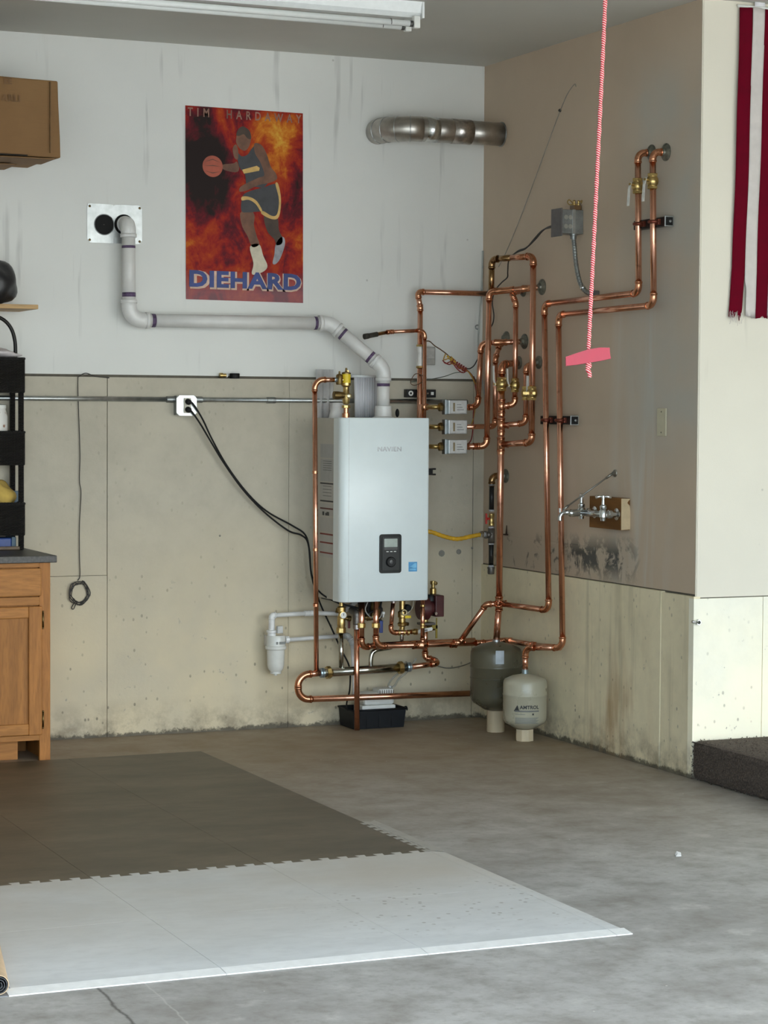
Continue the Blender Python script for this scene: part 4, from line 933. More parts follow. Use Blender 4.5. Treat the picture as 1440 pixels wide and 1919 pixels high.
# ------------------------------------------------------------------ stainless low-loss manifold below the boiler
MY = -.245
ma = at(606, 1261, 'y', MY); mb_ = at(768, 1250, 'y', MY); ud = (mb_-ma).normalized(); mm_ = lambda px: ma+ud*((at(px, 1255, 'y', MY)-ma).dot(ud))
t = thing('stainless_manifold', 'horizontal stainless steel manifold with brass union nuts under the boiler', 'manifold', ma)
part(t, 'tube', MB().tube([ma, mb_], .0205, 20), STEEL)
for px in (615.5, 751): part(t, 'union_nut', nut(mm_(px), ud, .030, .022, 8), BRASS)
for px, s in ((604, 1), (767, -1)):
    part(t, 'bushing', MB().lathe(mm_(px)-ud*.012, ud, [(.001, 0), (.021, 0), (.023, .004), (.023, .008), (.019, .010), (.023, .013), (.023, .018), (.016, .024), (.001, .024)], 18), M('pale_blue_grey_metal', (0, 0, 0)))
s1 = mm_(640); s1t = at(637.5, 1187, 'y', MY); part(t, 'riser', MB().tube([s1, V((s1.x-.004, MY, s1t.z))], .0118, 14), STEEL)
s2 = mm_(695); s2z = at(700, 1218, 'y', MY).z
b2 = smooth_path([s2, s2+V((0, 0, .045)), V((s2.x+.008, MY, s2z-.014)), V((s2.x+.030, MY, s2z)), V((s2.x+.06, MY+.01, s2z+.002)), V((s2.x+.12, MY+.04, s2z+.004))], 6)
part(t, 'riser', MB().tube(b2, .0112, 14), STEEL, 'bent stainless branch')
part(t, 'flex_riser', MB().tube(smooth_path([at(751, 1212, 'y', MY+.03), at(753, 1203, 'y', MY+.03), at(753, 1188, 'y', MY+.03)], 6), .0098, 12), STEEL)
# return loop: left end of the manifold, U turn, long level run into the corner
t = thing('return_pipe', 'copper return pipe making a U turn left of the manifold and running to the tanks', 'copper pipe', at(556, 1290, 'y', MY))
e0 = mm_(600); q1 = at(559, 1265, 'y', MY); q2 = at(559, 1311, 'y', MY); q3 = at(893, 1299, 'y', MY)
run(t, [e0, q1, q2, q3], .0145, R=.052)
# supply loop: right end of the manifold up to the boiler
t = thing('supply_pipe', 'short copper pipe looping from the right end of the manifold up behind it', 'copper pipe', mb_)
e1 = mm_(770); q1 = at(822, 1243, 'y', MY); q2 = q1+V((.0, .07, .012)); q3 = at(797, 1233, 'y', MY+.09); q4 = at(797, 1170, 'y', MY+.09)
run(t, [e1, q1, q2, q3, V((q3.x, q3.y, q4.z))], .0132, R=.026)

# ------------------------------------------------------------------ fittings hanging under the boiler
UY = -.25
U = lambda px, py, y=UY: at(px, py, 'y', y)
c = U(637.5, 1165)
t = thing('feeder_valve', 'brass filling valve with a white round pressure gauge under the boiler', 'valve', (s1.x-.004, MY, s1t.z))
bx = s1.x-.004
zq = lambda py: U(640, py).z
part(t, 'union_nut', nut((bx, UY, zq(1181)), (0, 0, 1), .024, .026, 8), BRASS)
part(t, 'body', MB().lathe((bx, UY, zq(1176)), (0, 0, 1), [(.001, 0), (.017, 0), (.019, .01), (.019, .05), (.014, .058), (.014, .07), (.020, .075), (.020, .095), (.010, .10), (.010, BZ0-zq(1176))], 16), BRASS)
part(t, 'side_port', MB().tube([(bx, UY, zq(1146)), (bx-.024, UY+.01, zq(1144))], .011, 12), BRONZE)
ga = U(644, 1153, UY-.03); g_ = part(t, 'gauge', MB().lathe((ga.x, UY-.018, ga.z), (0, -1, 0), [(.010, -.01), (.018, 0), (.018, .012), (.015, .013), (.001, .012)], 20), BRASS)
part(g_, 'gauge_face', MB().lathe((ga.x, UY-.030, ga.z), (0, -1, 0), [(.0148, 0), (.0148, .0015), (.001, .0018)], 20), WHITE_P, 'white gauge face')
part(g_, 'needle', MB().box((ga.x-.0012, UY-.0330, ga.z-.002), (ga.x+.0012, UY-.0318, ga.z+.009)), INK)
part(t, 'drain_port', MB().lathe((bx+.010, UY, zq(1158)), (1, 0, -.15), [(.009, 0), (.009, .022), (.014, .024), (.014, .036), (.001, .037)], 12), BRONZE)
part(t, 'lever', MB().box((bx+.034, UY-.006, zq(1178)), (bx+.044, UY+.006, zq(1162)), .002), M('dark_red_enamel', (.10, .012, .012), .4))
# copper drop to the floor beside the tray
t = thing('drain_pipe', 'vertical copper drain pipe ending just above the floor at the black tray', 'copper pipe', U(669, 1355, -.21))
a_ = U(668.5, 1158, -.292); b_ = U(669.5, 1357, -.292)
run(t, [a_+V((.0, 0, .0)), V((b_.x, -.292, .010))], .0128)
part(t, 'threaded_elbow', MB().tube(smooth_path([a_+V((0, 0, -.03)), a_, a_+V((.0, .006, .022)), a_+V((.0, .06, .032))], 6), .0165, 14), M('grey_iron', (.18, .165, .15), .45, .8))
part(t, 'adapter', MB().lathe(a_-V((0, 0, .052)), (0, 0, 1), [(.013, 0), (.0165, 0), (.0165, .020), (.0145, .022), (.0145, .034)], 14), M('solder_grey', (.42, .38, .37), .35, .9))
# two supply pipes under the boiler running to the corner
PA, PB = -.31, -.345
t = thing('hot_supply_pipe', 'copper pipe dropping from the boiler and running level to the corner behind the tanks', 'copper pipe', U(700, 1205, PB))
b0 = U(705, 1160, PB); b1_ = U(706, 1211, PB); b2_ = U(862, 1207, PB); b3 = U(900, 1205, PB); b4 = at(952, 1200, 'y', -.40)
tp2 = at(1050, 1213, 'x', -.06)
run(t, [V((b0.x, PB, BZ0)), V((b0.x, PB, b1_.z)), b3, b4, at(1000, 1209, 'x', -.075), tp2-V((0, 0, .002))], .0132, R=.036)
part(t, 'union_nut', nut((b0.x, PB, U(705, 1172, PB).z), (0, 0, 1), .0205, .024, 8), BRASS)
collar(t, U(783, 1210, PB), (b3-b1_), .0132, .05); collar(t, U(850, 1208, PB), (b3-b1_), .0132, .03)
dgt = at(925, 1133, 'y', -.48); dga = U(861, 1204, PB)
t2 = thing('diagonal_pipe', 'copper pipe rising at an angle from the level pipe to the corner riser', 'copper pipe', dga)
RX, RY = -.158, -.500
rz1 = at(937, 1131, 'y', RY).z
run(t2, [dga, dga.lerp(V((RX-.045, RY+.02, rz1-.004)), 1.0), V((RX, RY, rz1))], .0128, R=.022)
tee(t2, dga, (b3-b1_), (V((RX, RY, rz1))-dga), .0132)
t = thing('cold_return_pipe', 'copper pipe curling up to the boiler just behind the level supply pipe', 'copper pipe', U(680, 1210, PA))
c0_ = U(678, 1165, PA); c1_ = U(679.5, 1214, PA)
run(t, [V((c0_.x, PA, BZ0)), V((c0_.x, PA, c1_.z)), U(706, 1209, PA+.03), U(890, 1200, PA+.03)], .0132, R=.030)
part(t, 'union_nut', nut((c0_.x, PA, U(678, 1172, PA).z), (0, 0, 1), .0195, .024, 8), BRASS)
# fill loop to the right
t = thing('fill_line', 'thin copper line with small brass couplings bent under the boiler to the tagged valve', 'copper pipe', U(731, 1185))
run(t, [V((U(731, 1150).x, UY-.04, BZ0-.001)), U(732, 1186, UY-.04), U(776, 1184, UY-.04)], .0102, R=.022)
for px in (742, 748, 757, 765): part(t, 'coupling', nut(U(px, 1185.5, UY-.04), (1, 0, 0), .0135, .010, 10), BRASS if px > 745 else CU_E)
part(t, 'coupling', MB().lathe(V((U(731, 1150).x, UY-.04, BZ0-.02)), (0, 0, 1), [(.0105, 0), (.0125, .002), (.0125, .016), (.0105, .018)], 12), M('solder_grey', (0, 0, 0)))
t = thing('tagged_valve', 'small brass valve with a long white tagged lever under the boiler', 'valve', U(780, 1184, UY-.04))
part(t, 'body', MB().lathe(U(775, 1184, UY-.04), (1, 0, 0), [(.001, -.01), (.012, -.01), (.012, .0), (.015, .004), (.015, .018), (.012, .022), (.001, .024)], 14), BRASS)
lv0 = U(784, 1184, UY-.055); lv1 = U(810, 1178.5, UY-.055)
part(t, 'lever', MB().prism([lv0+V((0, 0, -.008)), lv1+V((0, 0, -.008)), lv1+V((.004, 0, 0)), lv1+V((0, 0, .008)), lv0+V((0, 0, .008))], (0, .004, 0)), WHITE_P, 'white lever tag')
part(t, 'tag_print', MB().box(lv0.lerp(lv1, .35)+V((0, -.0006, -.003)), lv0.lerp(lv1, .68)+V((0, .0004, .003))), GREYINK)
# riser on the right side, passing the front of the boiler's right end
t = thing('outlet_pipe', 'vertical copper pipe from the boiler underside to the level supply pipe', 'copper pipe', U(792, 1205, PB))
o0 = U(792.5, 1150, PB); run(t, [V((o0.x, PB, BZ0-.002)), V((o0.x, PB, U(793, 1203, PB).z))], .0098)
for py in (1135, 1170, 1175): collar(t, U(792.5, py, PB) if False else V((o0.x, PB, U(792, py, PB).z)), (0, 0, 1), .0098, .008, BRASS)
tee(t, V((o0.x, PB, U(793, 1207.5, PB).z)), (b3-b1_), (0, 0, 1), .0132, .0098)
# gas/water cock and mixing cluster
g0 = U(754, 1160, UY+.02)
t = thing('mixing_valve', 'brass mixing valve with a yellow tag hanging under the boiler', 'valve', g0)
zt_ = lambda py: U(754, py, UY+.02).z
part(t, 'body', MB().lathe((g0.x, g0.y, zt_(1180)), (0, 0, 1), [(.001, 0), (.013, 0), (.013, .014), (.020, .018), (.022, .030), (.016, .036), (.016, .055), (.021, .060), (.021, .085), (.014, .09), (.014, BZ0-zt_(1180))], 16), BRASS)
part(t, 'cap', nut((g0.x, g0.y-.016, zt_(1147)), (0, -1, 0), .016, .02, 8), M('pale_brass', (0, 0, 0)))
part(t, 'tag', MB().box((g0.x+.004, g0.y-.026, zt_(1158)), (g0.x+.034, g0.y-.024, zt_(1153))), YELLOW)
part(t, 'knob', MB().lathe((g0.x+.022, g0.y-.01, zt_(1139)), (0, -1, 0), [(.001, -.01), (.017, -.01), (.017, .010), (.014, .016), (.001, .016)], 16), BLACK_R, 'black round knob')
part(t, 'side_port', MB().tube([(g0.x, g0.y, zt_(1168)), (g0.x+.032, g0.y, zt_(1170))], .009, 12), BRONZE)
t = thing('isolation_valve', 'brass valve with a hanging dark blue lever under the boiler', 'valve', U(714, 1165, UY))
iz = U(714, 1160, UY)
part(t, 'body', MB().lathe((iz.x-.004, UY+.03, U(714, 1170).z), (0, 0, 1), [(.001, 0), (.016, 0), (.019, .012), (.019, .030), (.014, .036), (.014, BZ0-U(714, 1170).z)], 14), BRONZE)
part(t, 'lever', MB().box((iz.x-.008, UY-.006, U(714, 1186).z), (iz.x+.010, UY+.004, U(714, 1163).z), .003), BLUEP, 'dark blue lever')
part(t, 'stem', MB().tube([(iz.x, UY+.03, U(714, 1163).z), (iz.x, UY-.004, U(714, 1163).z)], .006, 10), BLACK)
part(t, 'white_plug', MB().lathe((U(718, 1150).x, UY-.004, U(718, 1152).z), (0, 0, 1), [(.003, -.012), (.004, 0), (.008, .004), (.008, .014), (.001, .016)], 12), WHITE_P)
t = thing('drain_elbow', 'dark bronze elbow fitting between the two union nuts under the boiler', 'fitting', U(690, 1158, UY+.01))
run(t, [U(680, 1157, UY+.02), U(700, 1158, UY+.02), V((U(700, 1158, UY+.02).x, UY+.02, BZ0))], .0125, BRONZE, BRONZE, R=.018)
part(t, 'cross_stub', MB().tube([U(672, 1148, UY+.03), U(688, 1148, UY+.03)], .015, 12), BRONZE)
# cables and small leads crowding the boiler underside
cable('igniter_lead', 'black looped lead hanging under the boiler beside the filling valve', [(U(672, 1140).x, UY, BZ0-.002), U(676, 1146), U(690, 1149), U(702, 1144), U(712, 1138), (U(716, 1130).x, UY, BZ0-.002)], .0052, BLACK_R)
cable('sensor_lead', 'thin grey lead curling below the boiler in front of the union nuts', [(U(683, 1132).x, UY-.05, BZ0-.002), U(685, 1142, UY-.05), U(692, 1154, UY-.05), U(704, 1160, UY-.05), U(713, 1157, UY-.05), U(716, 1148, UY-.04)], .0028, M('grey_lead', (.36, .35, .32), .5))
cable('flow_sensor_lead', 'thin pale lead behind the mixing valve under the boiler', [(U(776, 1130).x, UY, BZ0-.002), U(774, 1137), U(768, 1145), U(764, 1150)], .0026, M('pale_lead', (.50, .46, .36), .5))
t = thing('drain_trap', 'dark plastic condensate trap under the middle of the boiler', 'trap', U(708, 1150, -.20))
part(t, 'trap_body', MB().lathe((U(706, 1150, -.20).x, -.20, U(706, 1158, -.20).z), (0, 0, 1), [(.001, 0), (.026, 0), (.030, .008), (.030, .045), (.024, .052), (.024, BZ0-U(706, 1158, -.20).z)], 18), M('dark_trap_plastic', (.03, .03, .032), .4))
part(t, 'trap_neck', MB().lathe((U(690, 1150, -.18).x, -.18, U(690, 1150, -.18).z), (0, 0, 1), [(.001, 0), (.018, 0), (.018, BZ0-U(690, 1150, -.18).z)], 16), M('dark_trap_plastic', (0, 0, 0)))
# circulator pump to the right of the boiler
t = thing('circulator_pump', 'dark red circulator pump behind the lower right edge of the boiler', 'pump', at(815, 1165, 'y', -.16))
PYc = -.16; MAROON = M('maroon_enamel', (.075, .016, .016), .45, var=.2)
pc = at(806, 1140, 'y', PYc)
px_a, px_b = at(817, 1140, 'y', PYc-.05).x, at(833, 1140, 'y', PYc-.05).x
part(t, 'motor_box', MB().box((px_a, PYc-.05, at(825, 1156, 'y', PYc-.05).z), (px_b, PYc+.04, at(825, 1116, 'y', PYc-.05).z), .004), MAROON)
part(t, 'volute', MB().lathe((pc.x-.055, PYc, pc.z), (1, 0, 0), [(.001, 0), (.052, 0), (.055, .01), (.055, .040), (.040, .046), (.036, px_a-pc.x+.056), (.001, px_a-pc.x+.058)], 24), MAROON)
part(t, 'motor_cap', MB().lathe((px_a-.004, PYc, pc.z+.036), (0, 0, 1), [(.001, 0), (.028, 0), (.028, .02), (.022, .03), (.001, .032)], 18), BLACK)
part(t, 'pump_flange', MB().box((pc.x-.055, PYc-.035, at(806, 1166, 'y', PYc).z-.012), (pc.x+.015, PYc+.03, at(806, 1166, 'y', PYc).z), .003), M('grey_iron', (0, 0, 0)))
part(t, 'flange_bolt', MB().lathe((pc.x+.004, PYc-.057, pc.z-.02), (0, -1, 0), [(.001, .008), (.007, .008), (.008, 0)], 6, smooth=False), CHROME)
part(t, 'flange_stub', MB().tube([(q3.x, q3.y, pc.z-.04), (q3.x, q3.y, q4.z-.004)], .015, 14), BRASS)
t = thing('purge_valve', 'brass purge valve with an ochre lever below the red pump', 'valve', at(812, 1180, 'y', PYc))
pv = at(806, 1178, 'y', PYc-.02); part(t, 'body', MB().lathe((pv.x-.02, PYc-.02, pv.z), (1, 0, 0), [(.001, 0), (.012, 0), (.015, .012), (.015, .026), (.010, .03), (.010, .044), (.001, .045)], 14), BRASS)
OCH = M('ochre_lever', (.30, .22, .03), .45); lp = at(818, 1170, 'y', PYc-.03)
part(t, 'lever', MB().box((lp.x-.004, PYc-.034, at(818, 1196, 'y', PYc-.03).z), (lp.x+.005, PYc-.028, at(818, 1172, 'y', PYc-.03).z)).box((pv.x+.006, PYc-.034, at(818, 1178, 'y', PYc-.03).z), (lp.x+.005, PYc-.026, at(818, 1171, 'y', PYc-.03).z)), OCH)
part(t, 'handle', MB().box((lp.x-.002, PYc-.034, at(818, 1172, 'y', PYc-.03).z), (lp.x+.003, PYc-.030, at(818, 1158, 'y', PYc-.03).z)), OCH)
t = thing('air_vent', 'small brass air vent above the red pump at the boiler edge', 'valve', at(813, 1095, 'y', -.14))
av = at(812, 1095, 'y', -.14); part(t, 'body', MB().lathe((av.x, -.14, av.z-.05), (0, 0, 1), [(.001, -.02), (.010, -.02), (.010, .0), (.016, .006), (.016, .03), (.009, .034), (.009, .048), (.014, .05), (.014, .066), (.001, .068)], 14), BRASS)
part(t, 'cap', MB().lathe((av.x+.004, -.156, av.z+.006), (0, -1, 0), [(.009, 0), (.009, .008), (.001, .009)], 12), BRONZE)

# ------------------------------------------------------------------ expansion tanks
def tank(name, label, cx, cy, z0, R, h, dome, mat, seamz):
    t = thing(name, label, 'expansion tank', (cx, cy, z0))
    prof = [(.001, -.004), (R*.46, .0), (R*.62, dome*.28), (R*.9, dome*.75), (R*.985, dome*1.15), (R, dome*1.6)]
    prof += [(R, h*seamz), (R*1.018, h*seamz+.003), (R*1.018, h*seamz+.009), (R, h*seamz+.012), (R, h-dome*1.35), (R*.985, h-dome), (R*.93, h-dome*.72), (R*.62, h-dome*.30), (R*.25, h-dome*.06), (.018, h), (.001, h)]
    part(t, 'shell', MB().lathe((cx, cy, z0), (0, 0, 1), prof, 48, sharp=False), mat)
    return t
t1x, t1y = RX, RY; R1 = .121
zpost1 = at(937, 1333, 'y', t1y-.05).z; z1t = at(937, 1202, 'y', t1y).z
solo('wood_post', MB().lathe((t1x, t1y, 0), (0, 0, 1), [(.001, 0), (.042, 0), (.0425, .004), (.042, zpost1), (.001, zpost1)], 10), WOODPOST, 'pale round wood post under the dark tank', 'post', (t1x, t1y, 0))
tk = tank('large_expansion_tank', 'dark grey expansion tank standing in the corner behind the lighter tank', t1x, t1y, zpost1+.004, R1, z1t-zpost1-.004, .045, TANK_D, .62)
part(tk, 'seam_band', MB().torus((t1x, t1y, zpost1+(z1t-zpost1)*.48), (0, 0, 1), R1*1.0, .0025, 48, 6), TANK_D)
part(tk, 'inlet', MB().lathe((t1x, t1y, z1t-.003), (0, 0, 1), [(.018, 0), (.018, .012), (.014, .014)], 14), GALV)
def curved(par, name, cx, cy, R, a0, a1, z0, z1, mat, n=10, off=.0006):
    m = MB()
    for i in range(n+1):
        a = a0+(a1-a0)*i/n
        for z in (z0, z1): m.v.append(V((cx+math.cos(a)*(R+off), cy+math.sin(a)*(R+off), z)))
    for i in range(n): m.f.append((2*i, 2*i+2, 2*i+3, 2*i+1)); m.sm.append(True)
    return part(par, name, m, mat)
view = math.atan2(CAM.y-t1y, CAM.x-t1x)
curved(tk, 'painted_highlight', t1x, t1y, R1, view-.02, view+.30, at(935, 1245, 'y', t1y-R1).z, at(935, 1220, 'y', t1y-R1).z, M('pale_highlight', (.42, .46, .50), .4))  # reflected highlight painted on the tank shell as a pale patch
t2x, t2y = -.162, -.805; R2 = .100
zpost2 = at(990, 1368, 'y', t2y-.04).z; z2t = at(990, 1262, 'y', t2y).z
solo('wood_block_post', MB().lathe((t2x, t2y, 0), (0, 0, 1), [(.001, 0), (.041, 0), (.042, .003), (.041, zpost2), (.001, zpost2)], 8, smooth=False), WOODPOST, 'short pale wood block under the light grey tank', 'post', (t2x, t2y, 0))
tk = tank('small_expansion_tank', 'light grey expansion tank with a printed black label on a wood block', t2x, t2y, zpost2+.004, R2, z2t-zpost2-.004, .034, TANK_G, .60)
part(tk, 'inlet', MB().lathe((t2x, t2y, z2t-.004), (0, 0, 1), [(.015, 0), (.015, .022), (.012, .024)], 14), M('pale_blue_grey_metal', (0, 0, 0)))
view = math.atan2(CAM.y-t2y, CAM.x-t2x); T2 = lambda py: at(992, py, 'y', t2y-R2).z
def on_tank(mb, zref=0):
    for i, p in enumerate(mb.v):
        a = view+.12+p.x/R2; mb.v[i] = V((t2x+math.cos(a)*(R2+.0008+p.y*0), t2y+math.sin(a)*(R2+.0008), p.z))
    mb.sm = [True]*len(mb.f); return mb
hl = .060
def strip(x0, x1, z0, z1, k=8):
    m = MB()
    for i in range(k+1):
        for z in (z0, z1): m.v.append(V((x0+(x1-x0)*i/k, 0, z)))
    for i in range(k): m.f.append((2*i, 2*i+2, 2*i+3, 2*i+1)); m.sm.append(True)
    return m
zA = T2(1334); zB = T2(1323)
letters(tk, on_tank(text_mb('AMTROL', .0225, (.010, 0, (T2(1331)+T2(1322))/2), (1, 0, 0), (0, 0, 1), 0, bold=.0006, sx=1.0)), INK)
part(tk, 'emblem', on_tank(MB().add([V((-.064, 0, T2(1334))), V((-.036, 0, T2(1334))), V((-.046, 0, T2(1322)))], [(0, 1, 2)])), INK)
part(tk, 'label_bar', on_tank(strip(-.058, .056, T2(1335), T2(1332.2))), GREYINK)
for k in range(7): part(tk, 'label_text_line', on_tank(strip(-.056, .054-.006*(k % 3), T2(1346+k*1.7+.5), T2(1346+k*1.7-.4))), M('label_grey', (.20, .21, .20), .5))
part(tk, 'label_text_line', on_tank(strip(-.056, -.010, T2(1340), T2(1339))), M('label_grey', (0, 0, 0)))
part(tk, 'label_mark', on_tank(strip(.022, .030, T2(1341), T2(1337.5), 2)), INK)

# ------------------------------------------------------------------ corner riser and zone piping
rtop = at(938, 683, 'y', RY); fl4 = at(962, 679, 'x', 0)
t = thing('corner_riser', 'tall copper riser standing on the dark tank with a ladder of tees', 'copper pipe', (RX, RY, z1t)); riser = t
run(t, [V((RX, RY, z1t+.006)), V((RX+.012, RY, rz1)), V((RX+.016, RY, rtop.z)), V((-.001, RY+.10, rtop.z+.012))], .0155, R=.030)
rxz = lambda z: RX+.012+.004*(z-rz1)/(rtop.z-rz1)
rp = lambda py: V((rxz(at(938, py, 'y', RY).z), RY, at(938, py, 'y', RY).z))
tee(t, V((RX+.012, RY, rz1)), (0, 0, 1), (1, -.4, 0), .0155, .0132)
for py in (761, 797, 833):
    tee(t, rp(py), (0, 0, 1), (1, -.35, 0), .0155, .0125)
    for q in (-11, 11, 16): collar(t, rp(py+q), (0, 0, 1), .0155, .009, CU_E, fat=1.1)
flange(t, (-.001, RY+.10, rtop.z+.012), (-1, 0, 0), .031, GALV_D)
ball_valve('riser_valve', 'brass ball valve with an upright white lever at the top of the corner riser', rp(720), (0, 0, 1), .0160, (-1, -.1, 0), .085, lmat=WHITE_P)
# branch with the white sleeve
def leg(name, label, flpx, toppts, px_v, ybot, teepy, r, valve_py, xoff, top_is_pixels=True):
    pass
# branch a: short drop from its own wall flange, white lever
xa_ = at(967, 660, 'x', -.115)
fa = at(982, 545, 'x', 0); a1 = at(959, 549, 'x', -.10); a2 = at(967, 568, 'x', -.088); a3 = at(967.5, 758, 'x', -.088)
t = thing('middle_branch_pipe', 'copper branch dropping from a wall flange to the uppermost tee of the riser', 'copper pipe', a2)
run(t, [fa, a1, a2, V((a2.x, a2.y, a3.z)), rp(761)], .0122, R=.024); flange(t, fa, (-1, 0, 0), .028, GALV_D)
ball_valve('middle_branch_valve', 'ball valve with a pale lever on the middle branch pipe above the uppermost riser tee', V((a2.x, a2.y, at(967, 722, 'x', -.088).z)), (0, 0, 1), .0132, (-1, 0, 0), .075, lmat=WHITE_P)
# branch b
fb_ = at(1011, 679, 'x', 0); b1p = at(985, 686, 'x', -.062); b3p = at(983.5, 793, 'x', -.062)
t = thing('short_branch_pipe', 'short copper branch from a wall flange to the middle tee of the riser', 'copper pipe', b1p)
run(t, [fb_, V((b1p.x, fb_.y+.01, b1p.z)), V((b1p.x, fb_.y+.01, b3p.z)), rp(797)], .0122, R=.026); flange(t, fb_, (-1, 0, 0), .031, GALV_D)
ball_valve('short_branch_valve', 'brass ball valve with an upright pale lever on the short branch pipe', V((b1p.x, fb_.y+.01, at(984, 737, 'x', -.06).z)), (0, 0, 1), .0132, (-.3, -1, 0), .080, lmat=WHITE_P)
# branch c: tall loop, joins the header on the left with tarnished pipe
c1p = at(1000, 480, 'x', -.075); c2p = at(997.5, 829, 'x', -.075); c3p = at(922, 486, 'y', -.42); c4p = at(921, 547, 'y', -.42)
t = thing('tall_loop_pipe', 'tall copper loop with a tarnished left arm rising above the zone header', 'copper pipe', c1p)
mid = c3p.lerp(c1p, .48)
run(t, [c4p, V((c3p.x, c3p.y, c3p.z)), mid, V((c1p.x, c1p.y, c1p.z)), V((c1p.x-.0, c1p.y, c2p.z)), rp(833)], .0142, R=.028, mats=[CU_D, CU_D, CU_E, CU, CU, CU])
ball_valve('tall_loop_valve', 'brass ball valve low on the right leg of the tall loop pipe', V((c1p.x, c1p.y, at(998, 737, 'x', -.075).z)), (0, 0, 1), .0145, (-.3, -1, 0), .05, lmat=BRASS, lever_tip=(-1, .3, 0))
# header of zone three: vertical by the corner and across to its wall flange
f1 = at(1017, 538, 'x', 0); v3t = at(917, 547, 'y', -.43); v3b = at(912.5, 836, 'y', -.40)
t = thing('third_zone_pipe', 'copper pipe from the lowest zone valve up to the wall flange above', 'copper pipe', v3b)
zv3 = at(850, 837, 'y', -.345)
run(t, [V((zv3.x+.04, zv3.y, zv3.z)), v3b, v3t, f1], .0135, R=.028); flange(t, f1, (-1, 0, 0), .037, GALV)
collar(t, v3t.lerp(f1, .28), (f1-v3t), .0135, .10, CU_E); collar(t, v3t.lerp(f1, .72), (f1-v3t), .0135, .05, CU_E)
for k in (.25, .55): collar(t, V((zv3.x+.04, zv3.y, zv3.z)).lerp(v3b, k), (1, 0, 0), .0135, .02, CU_E)
f2 = at(984, 640, 'x', 0); v1t = at(902, 643, 'y', -.33); v1b = at(900, 763, 'y', -.30); zv1 = at(850, 763, 'y', -.30)
t = thing('first_zone_pipe', 'copper pipe from the highest zone valve up to a wall flange', 'copper pipe', v1b)
run(t, [V((zv1.x+.04, zv1.y, zv1.z)), V((v1t.x, v1b.y, v1b.z)), V((v1t.x, v1t.y, v1t.z)), f2], .0130, R=.034); flange(t, f2, (-1, 0, 0), .036, GALV)
collar(t, v1t.lerp(f2, .45), (f2-v1t), .013, .06, CU_E)
f3 = at(950, 634, 'x', 0); v2t = at(929, 672, 'y', -.30); v2b = at(925, 799, 'y', -.30); zv2 = at(850, 800, 'y', -.32)
t = thing('second_zone_pipe', 'copper pipe from the middle zone valve with an offset elbow at its top', 'copper pipe', v2b)
run(t, [V((zv2.x+.04, zv2.y, zv2.z)), V((v2t.x, v2b.y, v2b.z)), v2t, at(936, 648, 'y', -.27), f3], .0122, R=.022); flange(t, f3, (-1, 0, 0), .034, GALV)
# the three zone valves
for zv, lab in ((zv1, 'grey zone valve actuator, highest of three beside the boiler'), (zv2, 'grey zone valve actuator, middle of three beside the boiler'), (zv3, 'grey zone valve actuator, lowest of three beside the boiler')):
    t = thing('zone_valve', lab, 'zone valve', zv, 'zone valves beside the boiler'); yv = zv.y
    hw_, hh_ = .0475, .033
    part(t, 'actuator_box', MB().box((zv.x-hw_, yv-.052, zv.z-hh_), (zv.x+hw_, yv-.012, zv.z+hh_), .002), GALV)
    part(t, 'mount_plate', MB().box((zv.x-hw_-.010, yv-.030, zv.z-hh_-.002), (zv.x-hw_+.001, yv+.004, zv.z+hh_+.002), .001), GALV_D)
    part(t, 'label', MB().box((zv.x-hw_+.006, yv-.0526, zv.z-hh_+.006), (zv.x+hw_-.006, yv-.0518, zv.z+hh_-.006)), M('valve_label', (.50, .49, .47), .5, var=.12, scale=60))
    part(t, 'label_print', MB().box((zv.x-.026, yv-.0531, zv.z-.020), (zv.x-.016, yv-.0523, zv.z+.020)), M('label_brown', (.22, .17, .09), .6))
    for k in range(3): part(t, 'label_print', MB().box((zv.x-.006, yv-.0531, zv.z-.014+.012*k), (zv.x+.030-.007*k, yv-.0523, zv.z-.011+.012*k)), GREYINK)
    part(t, 'valve_body', MB().lathe((zv.x-.075, yv, zv.z), (1, 0, 0), [(.001, 0), (.013, 0), (.013, .02), (.018, .026), (.018, .120), (.0145, .125), (.0145, .135), (.001, .136)], 14), BRASS)
    part(t, 'hex_nut', nut((zv.x-.066, yv, zv.z), (1, 0, 0), .021, .016), BRONZE)
    part(t, 'nipple', MB().tube([(zv.x-.100, -.17, zv.z), (zv.x-.100, yv+.012, zv.z), (zv.x-.096, yv, zv.z), (zv.x-.07, yv, zv.z)], .011, 12), BRASS)
    part(t, 'coupling', MB().lathe((zv.x-.100, -.20, zv.z), (0, -1, 0), [(.011, 0), (.016, .002), (.016, .018), (.011, .020)], 12), CU_E)
t = thing('zone_manifold', 'vertical copper manifold behind the right edge of the boiler feeding the zone valves', 'manifold', (zv1.x-.11, -.17, zv3.z-.05))
run(t, [V((zv3.x-.100, -.17, zv3.z-.05)), V((zv1.x-.100, -.17, zv1.z+.012))], .0150)
